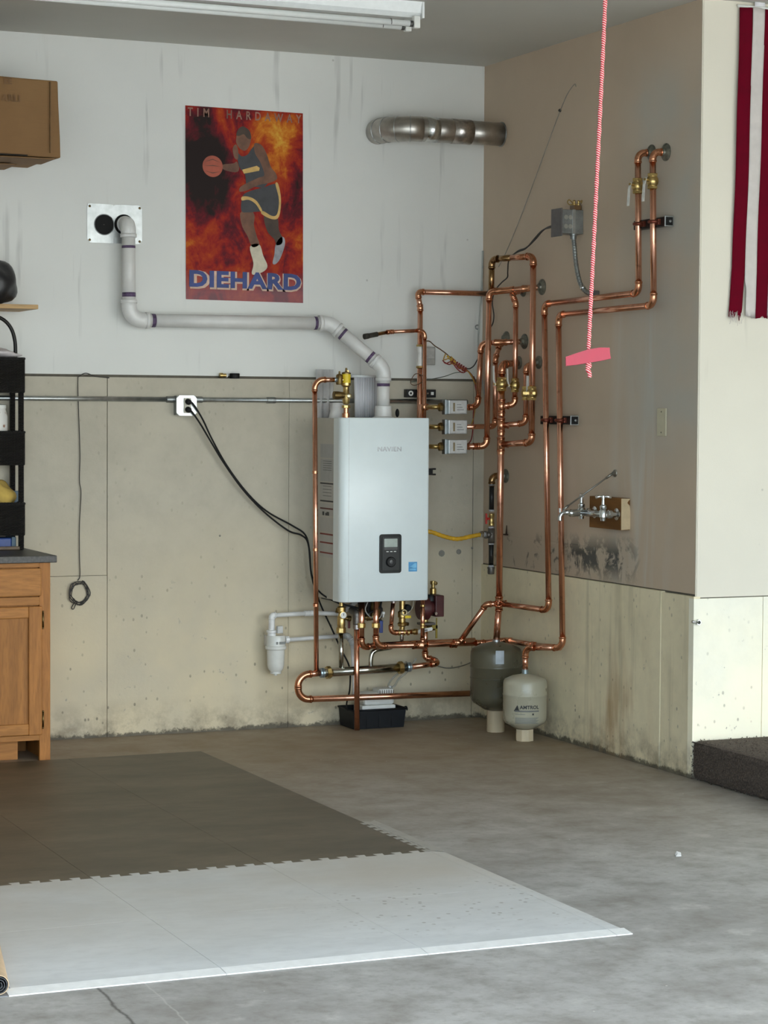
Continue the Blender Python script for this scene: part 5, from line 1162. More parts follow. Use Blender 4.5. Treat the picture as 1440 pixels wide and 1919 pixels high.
# pair of long pipes on the right wall
D1 = .062
f5 = at(1222, 283, 'x', 0); p1 = [f5, None, None, None, None, None]
t = thing('outer_wall_pipe', 'long copper pipe stepping down the shaded wall, nearer the corner of the two', 'copper pipe', at(1020, 570, 'x', -D1))
w0 = at(1196, 287, 'x', -D1); w1 = at(1197.5, 549, 'x', -D1); w2 = at(1020.5, 570, 'x', -D1); w3 = at(1029, 1144, 'x', -D1)
run(t, [V((0-.001, w0.y-.01, w0.z+.004)), w0, w1, w2, w3, V((RX+.012, RY, rz1))], .0132, R=.034)
flange(t, (-.001, w0.y-.01, w0.z+.004), (-1, 0, 0), .034, GALV)
t = thing('inner_wall_pipe', 'long copper pipe stepping down the shaded wall to the light grey tank', 'copper pipe', at(1047, 590, 'x', -D1))
f6 = at(1244, 281, 'x', 0); y0_ = at(1224, 285, 'x', -D1); y1_ = at(1225.5, 572, 'x', -D1); y2_ = at(1047, 590, 'x', -D1); y3_ = at(1055, 1214, 'x', -D1)
run(t, [V((-.001, y0_.y-.006, y0_.z+.002)), y0_, y1_, y2_, y3_, V((t2x, t2y, y3_.z-.012)), V((t2x, t2y, z2t+.014))], .0132, R=.036)
flange(t, (-.001, y0_.y-.006, y0_.z+.002), (-1, 0, 0), .037, GALV)
for (w, lab, b0_, zp) in ((w0, 'brass ball valve with a drooping white lever on the outer wall pipe', None, 346), (y0_, 'brass ball valve with a drooping white lever on the inner wall pipe', None, 342)):
    zv_ = at(1210, zp, 'x', -D1).z
    ball_valve('wall_pipe_valve', lab, V((w.x, w.y-.0, zv_)), (0, 0, -1), .0150, (-1, -.35, .1), .094, lmat=M('silver_lever', (.66, .66, .62), .4, .2), lever_tip=(-.10, -.1, -1), stem=.022)
# strut clamps on the wall
def strut(name, label, pxa, pxb, py, slope, pipes):
    a = at(pxa, py, 'x', -.030); b = at(pxb, py-slope, 'x', -.030); b.z = a.z
    t = thing(name, label, 'pipe clamp', a)
    part(t, 'strut', MB().box((-.038, b.y, a.z-.019), (-.001, a.y, a.z+.019), .002), BLACK)
    part(t, 'strut_end', MB().box((-.042, b.y-.002, a.z-.022), (-.001, b.y+.003, a.z+.022), .001), GALV); part(t, 'strut_mouth', MB().box((-.038, b.y-.003, a.z-.017), (-.005, b.y-.0018, a.z+.017)), BLACK); part(t, 'strut_bolt', MB().lathe((-.018, b.y-.003, a.z), (0, -1, 0), [(.006, 0), (.006, .004), (.001, .005)], 6, smooth=False), GALV_D)
    for y in pipes:
        part(t, 'clamp', MB().torus((-D1, y, a.z), (0, 0, 1), .0175, .0075, 20, 8).box((-.050, y-.02, a.z-.012), (-.036, y+.02, a.z+.012), .002), M('copper_plated_clamp', (.20, .055, .035), .4, .8))
    return t
strut('upper_pipe_clamp', 'black strut with copper pipe clamps below the two drooping valve levers', 1191, 1251, 423, 5, (w0.lerp(w1, .55).y, y0_.lerp(y1_, .5).y))
strut('lower_pipe_clamp', 'black strut with copper pipe clamps beside the pull handle height', 1016, 1074, 787, 2, (w2.lerp(w3, .38).y, y2_.lerp(y3_, .32).y))

# ------------------------------------------------------------------ pipes on the back wall above the boiler
AY, BYp = -.085, -.125
f0 = at(915, 552, 'x', 0)
t = thing('feed_pipe', 'copper feed pipe running level along the back wall then down behind the boiler', 'copper pipe', at(787, 600, 'y', AY))
A0 = at(783, 547, 'y', AY); A1 = A0+V((.0, -.012, -.018)); A2 = at(788, 577, 'y', AY-.012); A3 = at(790, 782, 'y', AY-.012)
run(t, [V((-.001, AY, A0.z+.001)), A0, A2, V((A2.x, A2.y, BZ0+.3))], .0128, R=.017); flange(t, (-.001, AY, A0.z), (-1, 0, 0), .028, GALV_D)
part(t, 'flow_tube', MB().lathe((A2.x, A2.y, at(788, 690, 'y', AY).z), (0, 0, 1), [(.0135, 0), (.016, .002), (.016, .010), (.0145, .012), (.0145, .098), (.016, .100), (.016, .110), (.0135, .112)], 16), M('milky_plastic', (.62, .60, .56), .25))
for py in (648, 688): part(t, 'hex_nut', nut((A2.x, A2.y, at(788, py, 'y', AY).z), (0, 0, 1), .019, .010), BRASS)
t = thing('capped_pipe', 'slim copper pipe with a capped tarnished end above the flue elbow', 'copper pipe', at(797, 640, 'y', BYp))
B0 = at(683, 631, 'y', BYp-.02); B1 = at(730, 622, 'y', BYp); B2 = at(796.5, 619, 'y', BYp); B3 = at(798.5, 782, 'y', BYp)
run(t, [B0, B1, B2, V((B2.x+.002, BYp, BZ0+.3))], .0092, R=.028, mats=[CU_D, CU, CU, CU])
part(t, 'end_cap', MB().tube([B0, B0.lerp(B1, .52)], .0118, 12), M('dark_foam', (.035, .030, .022), .8)); part(t, 'end_cap', MB().tube([B0-V((.001, 0, 0)), B0.lerp(B1, .16)], .0135, 12), M('dark_foam', (0, 0, 0)))
collar(t, B1.lerp(B2, .08), (B2-B1), .0092, .012); collar(t, B1+(B0-B1)*.06, (B2-B1), .0092, .012)
bk = at(757, 737, 'y', -PF); bke = at(812, 737, 'y', -PF)
t = thing('wall_bracket', 'black slotted wall bracket clamping the two pipes above the boiler', 'bracket', bk)
part(t, 'bar', MB().box((bk.x, -PF-.034, bk.z-.019), (bke.x, -PF-.0005, bk.z+.019), .002), BLACK)
part(t, 'slot', MB().torus((bk.x+.022, -PF-.0345, bk.z), (0, 1, 0), .009, .004, 20, 6), WHITE_P)
part(t, 'slot', MB().lathe((bke.x-.020, -PF-.033, bk.z), (0, -1, 0), [(.010, 0), (.010, .003), (.001, .003)], 4), WHITE_P)
part(t, 'screw', MB().lathe((bke.x-.045, -PF-.033, bk.z), (0, -1, 0), [(.006, 0), (.005, .004), (.001, .004)], 8), CHROME)
sw0 = at(797, 684, 'y', -.001); sw1 = at(812, 650, 'y', -.001)
t = thing('wall_control', 'small grey control box on the back wall behind the feed pipe', 'control box', sw0)
part(t, 'box', MB().box((sw0.x-.02, -.03, sw0.z), (sw1.x, -.001, sw1.z), .003), M('warm_grey_plastic', (.36, .35, .32), .5)); part(t, 'plate', MB().box((sw0.x-.014, -.033, sw0.z+.03), (sw1.x-.006, -.029, sw1.z-.008), .001), M('warm_grey_light', (.45, .44, .41), .5))

# ------------------------------------------------------------------ gas line
GY_ = -.27
G = lambda px, py, y=GY_: at(px, py, 'y', y)
gx = G(921.5, 960).x; fg = at(948, 893, 'x', 0)
t = thing('gas_pipe', 'black iron gas pipe with a drip leg hanging in the corner', 'gas pipe', (gx, GY_, G(921, 1074).z))
run(t, [V((-.001, GY_, G(921, 892).z)), V((gx, GY_, G(921, 892).z)), V((gx, GY_, G(921, 912).z))], .0135, CU_D, CU_D, R=.030); flange(t, (-.001, GY_, G(921, 892).z), (-1, 0, 0), .034, GALV_D)
gz = lambda py: G(921, py).z
part(t, 'nipple', MB().tube([(gx, GY_, gz(957)), (gx, GY_, gz(910))], .0118, 14), BIRON)
part(t, 'nipple', MB().tube([(gx, GY_, gz(1062)), (gx, GY_, gz(1012))], .0118, 14), BIRON)
part(t, 'tee', MB().tube([(gx, GY_, gz(1018)), (gx, GY_, gz(990))], .0165, 14).tube([(gx-.03, GY_, gz(1002)), (gx, GY_, gz(1002))], .0160, 14).tube([(gx-.034, GY_, gz(1002)), (gx-.026, GY_, gz(1002))], .0185, 14), M('grey_iron', (0, 0, 0)))
part(t, 'drip_cap', MB().lathe((gx, GY_, gz(1076)), (0, 0, 1), [(.001, 0), (.014, 0), (.0165, .004), (.0165, .026), (.0185, .027), (.0185, .034), (.012, .034)], 14), M('grey_iron', (0, 0, 0)))
for py in (909, 957, 989, 1019, 1061): part(t, 'sealant_ring', MB().tube([(gx, GY_, gz(py)-.004), (gx, GY_, gz(py)+.005)], .0135, 14), M('pale_sealant', (.50, .50, .52), .6))
t = thing('gas_cock', 'brass gas shut-off cock with a red handle on the corner gas pipe', 'valve', (gx, GY_, gz(973)))
part(t, 'body', MB().lathe((gx, GY_, gz(985)), (0, 0, 1), [(.013, 0), (.0145, .002), (.0145, .012), (.0125, .016), (.0125, .040), (.0145, .044), (.0145, .056), (.013, .058)], 14), BRASS)
part(t, 'handle', MB().box((gx-.032, GY_-.006, gz(982)), (gx-.024, GY_+.006, gz(962)), .002).box((gx-.026, GY_-.005, gz(974)), (gx-.010, GY_+.005, gz(970))), RED, 'red tee handle')
yp = smooth_path([(gx-.048, GY_, gz(1001)), (gx-.10, GY_, gz(1004)), G(858, 1010), G(835, 1006), G(808, 997), G(790, 995)+V((0, .02, 0))], 14)
t = thing('gas_hose', 'yellow corrugated gas hose from the corner gas pipe to the boiler', 'gas hose', yp[0])
part(t, 'hose', MB().tube(yp, [.0102+.0009*math.sin(i*1.6) for i in range(len(yp))], 12), M('yellow_coating', (.62, .34, .015), .4))
part(t, 'end_nut', nut((gx-.052, GY_, gz(1001)), (1, 0, 0), .0165, .018), CHROME); part(t, 'end_nut', MB().tube([(gx-.046, GY_, gz(1001)), (gx-.030, GY_, gz(1002))], .011, 12), M('pale_sealant', (0, 0, 0)))

# ------------------------------------------------------------------ condensate neutraliser, pump and tray
NY = -.105
N = lambda px, py, y=NY: at(px, py, 'y', y)
nx = N(517, 1200).x; nz = lambda py: N(517, py).z
t = thing('condensate_filter', 'white plastic filter canister with a printed head fixed low on the wall', 'filter', (nx, NY, nz(1266)))
CAN = M('milky_canister', (.66, .66, .62), .22, var=.05)
part(t, 'head', MB().lathe((nx, NY, nz(1217)), (0, 0, 1), [(.001, 0), (.046, 0), (.050, .004), (.050, .016), (.046, .018), (.046, .058), (.042, .066), (.001, .066)], 28), CAN)
part(t, 'bowl', MB().lathe((nx, NY, nz(1262)), (0, 0, 1), [(.001, 0), (.026, 0), (.026, .010), (.036, .022), (.040, .040), (.042, nz(1217)-nz(1262)+.002), (.001, nz(1217)-nz(1262)+.002)], 28), CAN)
part(t, 'drain_nub', MB().lathe((nx, NY, nz(1266)), (0, 0, 1), [(.001, 0), (.008, .001), (.009, .008), (.009, .012)], 14), CAN)
part(t, 'wall_mount', MB().box((nx-.03, NY+.035, nz(1212)), (nx+.03, -PF-.0005, nz(1192)), .003), PVC)
part(t, 'valve_block', MB().lathe((nx-.022, NY-.004, nz(1192)), (0, 0, 1), [(.001, 0), (.020, 0), (.020, .016), (.024, .018), (.024, .028), (.015, .032), (.015, .09)], 16), PVC_F)
part(t, 'clip', MB().box((nx-.006, NY-.040, nz(1186)), (nx+.022, NY-.02, nz(1172)), .003), M('clear_grey_plastic', (.50, .50, .48), .2)); part(t, 'label', MB().box((nx+.0, NY-.0475, nz(1206)), (nx+.03, NY-.044, nz(1201))), M('label_grey', (0, 0, 0)))
part(t, 'label', MB().box((nx-.015, NY-.0482, nz(1206)), (nx-.006, NY-.0455, nz(1201))), M('label_grey', (0, 0, 0)))
t = thing('condensate_inlet_pipe', 'white plastic pipe from the boiler to the top of the filter canister', 'plastic pipe', N(505, 1155))
e = N(640, 1148, -.16); run(t, [V((nx-.022, NY-.004, nz(1160))), V((nx-.022, NY-.004, nz(1153))), N(585, 1149), V((e.x, -.16, N(640, 1148).z)), V((e.x+.10, -.16, BZ0-.002))], .0108, PVC, PVC_F, R=.018, fat=1.3, seg=14)
collar(t, N(576, 1149.5), (1, 0, 0), .0108, .03, PVC_F, fat=1.25)
t = thing('condensate_outlet_pipe', 'white plastic pipe from the side of the filter canister to a grey coupling', 'plastic pipe', N(545, 1199))
oe = N(652, 1191); run(t, [V((nx+.044, NY, nz(1200))), V((oe.x, NY, oe.z)), V((oe.x+.016, NY-.02, oe.z-.03)), V((oe.x+.024, NY-.03, .15))], .0100, PVC, M('clear_grey_plastic', (0, 0, 0)), R=.014, fat=1.5, seg=14)
part(t, 'hose_nut', nut((nx+.056, NY, nz(1199.5)), (1, 0, 0), .0175, .018, 10), PVC_F)
# tray
ty0 = at(665, 1362, 'z', 0); ty = -.215
tx0 = at(664, 1360, 'y', ty).x; tx1 = at(757, 1360, 'y', ty).x; tz = at(700, 1330, 'y', ty).z
ty1 = -.045
t = thing('black_tray', 'black plastic tray on the floor holding the condensate pump', 'tray', ((tx0+tx1)/2, (ty+ty1)/2, 0))
TRAYM = M('black_tray_plastic', (.009, .010, .012), .5, Specular_IOR_Level=.2)
def tapered(x0, x1, y0, y1, z0, z1, tp, th):
    m = MB(); R_ = []
    for (z, e, inn) in ((z0, 0, 0), (z1, tp, 0), (z1, tp, th), (z0+th, 0, th)):
        R_.append([V((x0-e+inn, y0-e+inn, z)), V((x1+e-inn, y0-e+inn, z)), V((x1+e-inn, y1+e*.3-inn, z)), V((x0-e+inn, y1+e*.3-inn, z))])
    vs = [p for r_ in R_ for p in r_]; fs = [(3, 2, 1, 0), (12, 13, 14, 15)]
    for j in range(3):
        for i in range(4): fs.append((4*j+i, 4*j+(i+1) % 4, 4*j+4+(i+1) % 4, 4*j+4+i))
    return m.add(vs, fs)
part(t, 'basin', tapered(tx0, tx1, ty, ty1, .001, tz, .008, .003), TRAYM)
part(t, 'rim', MB().tube([(tx0-.010, ty-.010, tz), (tx1+.010, ty-.010, tz), (tx1+.010, ty1+.002, tz), (tx0-.010, ty1+.002, tz), (tx0-.010, ty-.010, tz)], .0045, 8), TRAYM)
part(t, 'hook_handle', MB().tube(smooth_path([(tx1+.008, ty+.02, tz), (tx1+.020, ty+.02, tz+.004), (tx1+.026, ty+.02, tz-.006), (tx1+.024, ty+.02, tz-.014)], 4), .004, 8), TRAYM)
for k in range(3): xk = tx0+(tx1-tx0)*(.25+.25*k); part(t, 'rib', MB().box((xk-.002, ty-.006, .006), (xk+.002, ty, tz-.008)), TRAYM)
t = thing('condensate_pump', 'white condensate pump with vent slots sitting in the black tray', 'pump', ((tx0+tx1)/2, -.12, .006))
qx0 = at(679, 1310, 'y', -.18).x; qx1 = at(742, 1310, 'y', -.18).x; qz = at(700, 1299, 'y', -.18).z
PW_ = M('white_pump_plastic', (.72, .72, .68), .4, var=.05)
part(t, 'tank', MB().box((qx0, -.182, .005), (qx1, -.075, at(700, 1322, 'y', -.18).z), .006), PW_)
part(t, 'cover', MB().box((qx0+.012, -.180, at(700, 1322, 'y', -.18).z), (qx1-.004, -.08, qz), .014), PW_)
vzx0 = at(712, 1300, 'y', -.181).x; vzx1 = at(737, 1300, 'y', -.181).x; vz0, vz1 = at(720, 1304, 'y', -.181).z, at(720, 1293, 'y', -.181).z
part(t, 'vent_block', MB().box((vzx0-.004, -.184, vz0-.012), (vzx1+.004, -.10, vz1+.004), .006), PW_)
for k in range(7): xk = vzx0+(vzx1-vzx0)*k/6; part(t, 'vent_slot', MB().box((xk-.0017, -.1862, vz0), (xk+.0017, -.183, vz1)), M('slot_shadow', (.10, .07, .055), .8))
part(t, 'fitting', MB().lathe((qx1-.012, -.14, qz), (0, 0, 1), [(.010, -.01), (.010, .012), (.007, .014), (.007, .026)], 12), M('clear_grey_plastic', (0, 0, 0)))
CLEAR = M('clear_tubing', (.62, .62, .58), .12, var=.05, Transmission_Weight=.75, IOR=1.25)
cable('drain_tube', 'clear plastic tube rising from the condensate pump to behind the manifold', [(qx1-.012, -.14, qz+.012), at(740, 1285, 'y', -.14), at(748, 1272, 'y', -.15), at(764, 1258, 'y', -.16), at(780, 1235, 'y', -.14)], .0058, CLEAR, 'tube')
cable('overflow_tube', 'second clear plastic tube beside the drain tube above the condensate pump', [at(727, 1296, 'y', -.12), at(729, 1282, 'y', -.12), at(737, 1270, 'y', -.13), at(748, 1260, 'y', -.13), at(762, 1240, 'y', -.12)], .0050, CLEAR, 'tube')
cable('sensor_wire', 'thin grey wire sagging along the wall from the supply pipe to the dark tank', [at(817, 1247, 'y', -.06), at(838, 1252, 'y', -.05), at(862, 1249, 'y', -.05), at(885, 1240, 'y', -.05), at(900, 1228, 'y', -.06)], .0028, M('grey_wire', (.22, .20, .16), .5), 'wire')

# ------------------------------------------------------------------ conduit, outlet box and cords
CYd = -PF-.016
K = lambda px, py, y=CYd: at(px, py, 'y', y)
ob0 = at(331, 779, 'y', -PF-.05); ob1 = at(369, 741, 'y', -PF-.05)
t = thing('outlet_box', 'metal outlet box on the conduit with two black cords plugged in', 'outlet box', ((ob0.x+ob1.x)/2, -PF, ob0.z))
part(t, 'box', MB().box((ob0.x+.002, -PF-.046, ob0.z+.002), (ob1.x-.002, -PF-.0005, ob1.z-.002), .003), GALV_D)
ch = .014; pz_ = [(ob0.x+ch, ob0.z), (ob1.x-ch, ob0.z), (ob1.x, ob0.z+ch), (ob1.x, ob1.z-ch), (ob1.x-ch, ob1.z), (ob0.x+ch, ob1.z), (ob0.x, ob1.z-ch), (ob0.x, ob0.z+ch)]
part(t, 'cover', MB().prism([V((x, -PF-.046, z)) for x, z in pz_], (0, -.004, 0)), M('bright_zinc', (.56, .58, .58), .4, .9, var=.15))
xc_ = (ob0.x+ob1.x)/2+.004; zc_ = (ob0.z+ob1.z)/2
part(t, 'receptacle', MB().box((xc_-.018, -PF-.054, zc_-.034), (xc_+.016, -PF-.049, zc_+.034), .003), M('pale_ivory', (.55, .52, .42), .4))
for sx in (ob0.x+.006, ob1.x-.006):
    for sz in (ob0.z+.006, ob1.z-.006): part(t, 'screw', MB().ball((sx, -PF-.047, sz), .004, seg=8, ring=6), CHROME)
zcd = K(250, 748).z
def conduit(name, label, xa, xb, joints):
    t = thing(name, label, 'conduit', (xa, CYd, zcd)); part(t, 'tube', MB().tube([(xa, CYd, zcd), (xb, CYd, zcd)], .0112, 14), GALV)
    for xj in joints: part(t, 'coupling', MB().lathe((xj-.022, CYd, zcd), (1, 0, 0), [(.0113, 0), (.0145, .001), (.0145, .043), (.0113, .044)], 14), GALV_D)
    return t
conduit('wall_conduit', 'galvanised conduit along the wall between the rack and the outlet box', ob0.x-1.35, ob0.x+.002, (ob0.x-.016,))
conduit('rear_conduit', 'galvanised conduit along the wall from the outlet box to behind the boiler', ob1.x-.002, K(876, 754).x, (ob1.x+.016, K(508, 750).x))
cable_strap = K(505, 750)
for (nm, lab, zz_, pts) in (
    ('boiler_power_cord', 'black power cord curving from the upper outlet to under the boiler', zc_+.018, [(362, 757), (380, 786), (397, 822), (425, 872), (462, 922), (500, 958), (548, 985), (572, 1002), (580, 1030), (584, 1075), (598, 1108), (630, 1128), (662, 1137), (688, 1142)]),
    ('pump_power_cord', 'black power cord curving from the lower outlet down to the condensate pump', zc_-.018, [(360, 772), (376, 795), (392, 822), (420, 868), (456, 918), (496, 960), (540, 994), (565, 1003), (578, 1020), (584, 1078), (600, 1130), (622, 1178), (640, 1218), (655, 1250), (656, 1290), (650, 1318), (652, 1331)])):
    P_ = [V((xc_, -PF-.062, zz_))]
    for i, (x, y) in enumerate(pts):
        dep = -PF-.06+.02*min(1, i/4) if x < 560 else -.09
        if x > 596 and nm.startswith('boiler'): dep = -.20-.05*min(1, (x-596)/60)
        if y > 1300: dep = -.16
        P_.append(at(x, y, 'y', dep))
    if nm.startswith('boiler'): P_.append(V((P_[-1].x+.02, -.25, BZ0-.001)))
    tt = thing(nm, lab, 'power cord', P_[0]); part(tt, 'cord', MB().tube(smooth_path(P_, 7), .0042, 8), BLACK_R)
    part(tt, 'plug', MB().lathe((xc_, -PF-.054, zz_), (0, -1, -.15), [(.001, 0), (.0135, 0), (.0135, .016), (.009, .024), (.001, .026)], 14), BLACK_R)
# odds and ends on the ledge
rl = at(439, 704, 'y', -.018)
t = thing('hose_coupling', 'small brass coupling on the foundation ledge beside the black tape roll', 'coupling', (at(418, 705, 'y', -.018).x, -.018, ZC))
cx2 = at(416, 705, 'y', -.02).x; part(t, 'body', MB().lathe((cx2-.010, -.018, ZC+.0145), (1, 0, 0), [(.001, 0), (.012, 0), (.012, .014), (.009, .016), (.009, .030), (.001, .030)], 10), BRASS); part(t, 'washer', MB().lathe((cx2+.021, -.018, ZC+.0145), (1, 0, 0), [(.001, 0), (.010, 0), (.010, .006), (.001, .006)], 12), WHITE_P)
solo('tape_roll', MB().lathe((rl.x, -.030+.005, ZC+.0005), (0, 0, 1), [(.014, 0), (.0225, 0), (.024, .003), (.024, .021), (.0225, .024), (.014, .024), (.014, 0)], 24), BLACK_R, 'roll of black tape on the foundation ledge', 'tape roll', (rl.x, -.025, ZC))
# bell wire hanging with a coil at its end
WIRE = M('dark_bell_wire', (.035, .032, .028), .6)
kx = lambda px, py: at(px, py, 'y', -PF-.006)
t = thing('hanging_wire', 'thin dark wire hanging down the concrete wall with a coil at its end', 'wire', kx(148, 1110))
part(t, 'strand', MB().tube(smooth_path([kx(205, 708), kx(178, 705), kx(161, 701)+V((0, 0, .004)), kx(149, 705), kx(146, 712), kx(147, 760), kx(150, 850), kx(149, 900), kx(152, 925), kx(149, 985), kx(149, 1040), kx(150, 1078), kx(146, 1088)], 6), .0022, 6), WIRE)
cc = kx(148, 1111); random.seed(4); pth = []
for i in range(5*28):
    a = 2*PI*i/28+PI/2; rr_ = .043+.006*math.sin(i*.37)+.003*math.sin(i*1.1); pth.append(cc+V((math.cos(a)*rr_+.003*math.sin(i*.2), -.006-.006*math.sin(i*.23), math.sin(a)*rr_*1.12)))
part(t, 'coil', MB().tube(pth, .0022, 6), WIRE); part(t, 'tail', MB().tube(smooth_path([cc+V((-.02, -.004, -.04)), cc+V((-.035, -.004, -.065)), cc+V((-.026, -.004, -.072)), cc+V((-.014, -.004, -.046))], 6), .0022, 6), WIRE)
# low-voltage wiring by the zone valves
RW = M('red_wire', (.22, .015, .015), .5); YW = M('yellow_wire', (.42, .24, .03), .5); BW = M('brown_wire', (.10, .045, .015), .5); BKW = M('black_wire', (.02, .018, .016), .5)
wy = -.19
k_ = lambda px, py, y=wy: at(px, py, 'y', y)
t = thing('zone_wiring', 'loose bundle of red and yellow thermostat wires between feed pipe and zone valves', 'wiring', k_(850, 685))
W = [
 (BW, [(798, 639, -.14), (806, 640, -.15), (815, 648), (826, 655), (838, 664), (850, 676), (864, 690), (878, 696), (886, 706), (892, 722), (895, 742), (890, 757)]),
 (YW, [(836, 662), (832, 674), (842, 672), (850, 679), (862, 688), (876, 694), (888, 712), (897, 732), (896, 748), (888, 762), (872, 764)]),
 (YW, [(845, 668), (854, 677), (852, 683), (845, 679), (848, 672), (860, 688), (880, 698), (890, 718), (894, 740), (891, 765), (886, 790), (880, 800)]),
 (RW, [(830, 675), (836, 681), (846, 678), (858, 686), (868, 690), (876, 694), (886, 706), (891, 722), (893, 745), (888, 770), (887, 800), (883, 825), (872, 836)]),
 (RW, [(832, 678), (842, 683), (852, 680), (860, 690), (872, 692), (884, 702), (890, 716), (894, 738)]),
 (RW, [(850, 682), (858, 692), (866, 698), (872, 697), (866, 693), (875, 696)]),
 (BKW, [(872, 690), (880, 691), (888, 686), (893, 678), (899, 666), (902, 655), (906, 645), (912, 638)]),
 (BW, [(888, 705), (894, 720), (898, 740), (893, 762), (880, 768), (870, 766)])]
for m_, pts in W: part(t, 'wire', MB().tube(smooth_path([k_(*p) for p in pts], 6), .0030, 6), m_)
for i in range(7): a_ = k_(848+i*4, 676+i*2.6, wy-.006); part(t, 'wrap', MB().torus(a_, (1, 0, -.6), .0085, .0028, 14, 6), RW)
for px, py in ((838, 667), (844, 672), (850, 676)): p = k_(px, py, wy-.012); part(t, 'wire_nut', MB().tube([p, p+V((.010, -.004, -.008))], [.006, .004], 8), M('orange_yellow_nut', (.55, .33, .03), .4))
cable('thermostat_wire', 'thin green-grey wire sagging from the feed pipe to the red wire bundle', [k_(770, 716, -.03), k_(795, 712, -.06), k_(812, 710, -.1), k_(835, 705), k_(852, 699), k_(868, 697)], .0020, M('green_grey_wire', (.10, .12, .09), .6), 'wire')
cable('looped_wire', 'thin wire looped around the feed pipe above the black wall bracket', [k_(800, 708, -.12), k_(782, 700, -.11), k_(773, 708, -.1), k_(770, 718, -.09), k_(778, 722, -.1), k_(792, 716, -.115)], .0020, BW, 'wire')

# ------------------------------------------------------------------ junction box and flexible conduit on the right wall
jn = at(1094, 418, 'x', 0); jz0, jz1 = at(1075, 438, 'y', jn.y).z, at(1075, 393, 'y', jn.y).z
jd = jn.x-at(1053, 418, 'y', jn.y).x; jx = -jd
t = thing('junction_box', 'galvanised junction box with round knockouts on the shaded wall', 'junction box', (0, jn.y+.05, jz0))
jy1 = jn.y+.085
part(t, 'box', MB().box((jx, jn.y, jz0), (-.0005, jy1, jz1), .002), GALV_D)
part(t, 'seam_strip', MB().box((jx*.50, jn.y-.003, jz0-.001), (jx*.38, jn.y+.001, jz1+.001)), GALV)
part(t, 'cover', MB().box((jx-.004, jn.y-.008, jz0-.012), (jx+.0005, jy1+.008, jz1+.006), .001), M('dark_zinc', (.16, .15, .15), .5, .8))
for a in (.80, .60):
    for b in (.30, .68): part(t, 'knockout', MB().lathe((jx*a, jn.y+.0005, jz0+(jz1-jz0)*b), (0, -1, 0), [(.0105, 0), (.0100, .0022), (.001, .0022)], 16), M('bright_knockout', (.50, .50, .46), .4, .8))
part(t, 'nipple', MB().lathe((jx*.40, at(1075, 440, 'x', jx*.40).y, jz0-.022), (0, 0, 1), [(.001, 0), (.014, 0), (.014, .012), (.017, .014), (.017, .022)], 14), GALV_D)
t = thing('transformer_terminals', 'brass screw terminals and coiled wires on top of the junction box', 'terminals', (jx*.3, jn.y+.03, jz1))
part(t, 'block', MB().box((jx*.40, jn.y+.01, jz1), (-.004, jn.y+.05, jz1+.022), .003), M('brown_bakelite', (.14, .075, .03), .45))
for k in range(2): part(t, 'terminal', MB().lathe((jx*(.34-.20*k), jn.y+.02, jz1+.022), (0, 0, 1), [(.009, 0), (.009, .006), (.005, .008), (.005, .018), (.008, .020), (.001, .024)], 10), BRASS)
part(t, 'wire_loop', MB().tube(smooth_path([(jx*.36, jn.y+.02, jz1+.03), (jx*.55, jn.y+.012, jz1+.022), (jx*.68, jn.y+.012, jz1+.032), (jx*.62, jn.y+.012, jz1+.044), (jx*.50, jn.y+.012, jz1+.036), (jx*.38, jn.y+.014, jz1+.026)], 6), .0028, 8), M('ochre_wire', (.28, .18, .05), .5))
part(t, 'wire_loop', MB().tube(smooth_path([(jx*.15, jn.y+.02, jz1+.03), (jx*.02, jn.y+.014, jz1+.044), (-.006, jn.y+.012, jz1+.03)], 6), .0028, 8), M('ochre_wire', (0, 0, 0)))
fx = jx*.40; fy = at(1075, 440, 'x', fx).y
fp = smooth_path([(fx, fy, jz0-.012), at(1077, 462, 'x', fx), at(1079, 485, 'x', fx), at(1083, 512, 'x', fx), at(1090, 535, 'x', fx+.006), at(1101, 548, 'x', fx+.02), at(1116, 551, 'x', -.012)], 14)
t = thing('flexible_conduit', 'grey flexible metal conduit curving down from the junction box', 'conduit', fp[0])
part(t, 'hose', MB().tube(fp, [.0102+.0009*math.sin(i*1.9) for i in range(len(fp))], 12), GALV_D)
part(t, 'wall_fitting', MB().box((-.028, fp[-1].y-.018, fp[-1].z-.016), (-.0005, fp[-1].y+.010, fp[-1].z+.014), .002), M('dark_zinc', (0, 0, 0))); part(t, 'connector', MB().tube([fp[58] if len(fp) > 60 else fp[-20], fp[62] if len(fp) > 64 else fp[-16]], .0125, 12), CHROME)
jw = [at(1044, 424, 'x', jx), at(1032, 424, 'x', -.10), at(1018, 432, 'x', -.09), at(1004, 448, 'x', -.09), at(987, 464, 'x', -.085), at(972, 470, 'x', -.085), at(957, 482, 'x', -.085)]
jw2 = [p+V((0, .004, -.006*math.sin(i*1.7))) for i, p in enumerate(jw)]
t = thing('twisted_wires', 'pair of black twisted wires from the junction box to the tall loop pipe', 'wire', jw[-1])
part(t, 'wire', MB().tube(smooth_path(jw, 6), .0036, 8), BKW); part(t, 'wire', MB().tube(smooth_path(jw2, 6), .0032, 8), BKW)
part(t, 'wire', MB().tube(smooth_path([jw[-1], at(953, 492, 'x', -.08), at(952, 510, 'x', -.06), at(951, 520, 'x', -.05), at(940, 530, 'x', -.04), at(928, 545, 'x', -.03), at(923, 565, 'x', -.02), at(926, 590, 'x', -.012), at(924, 606, 'x', -.012), at(918, 616, 'x', -.012)], 6), .0032, 8), BKW)
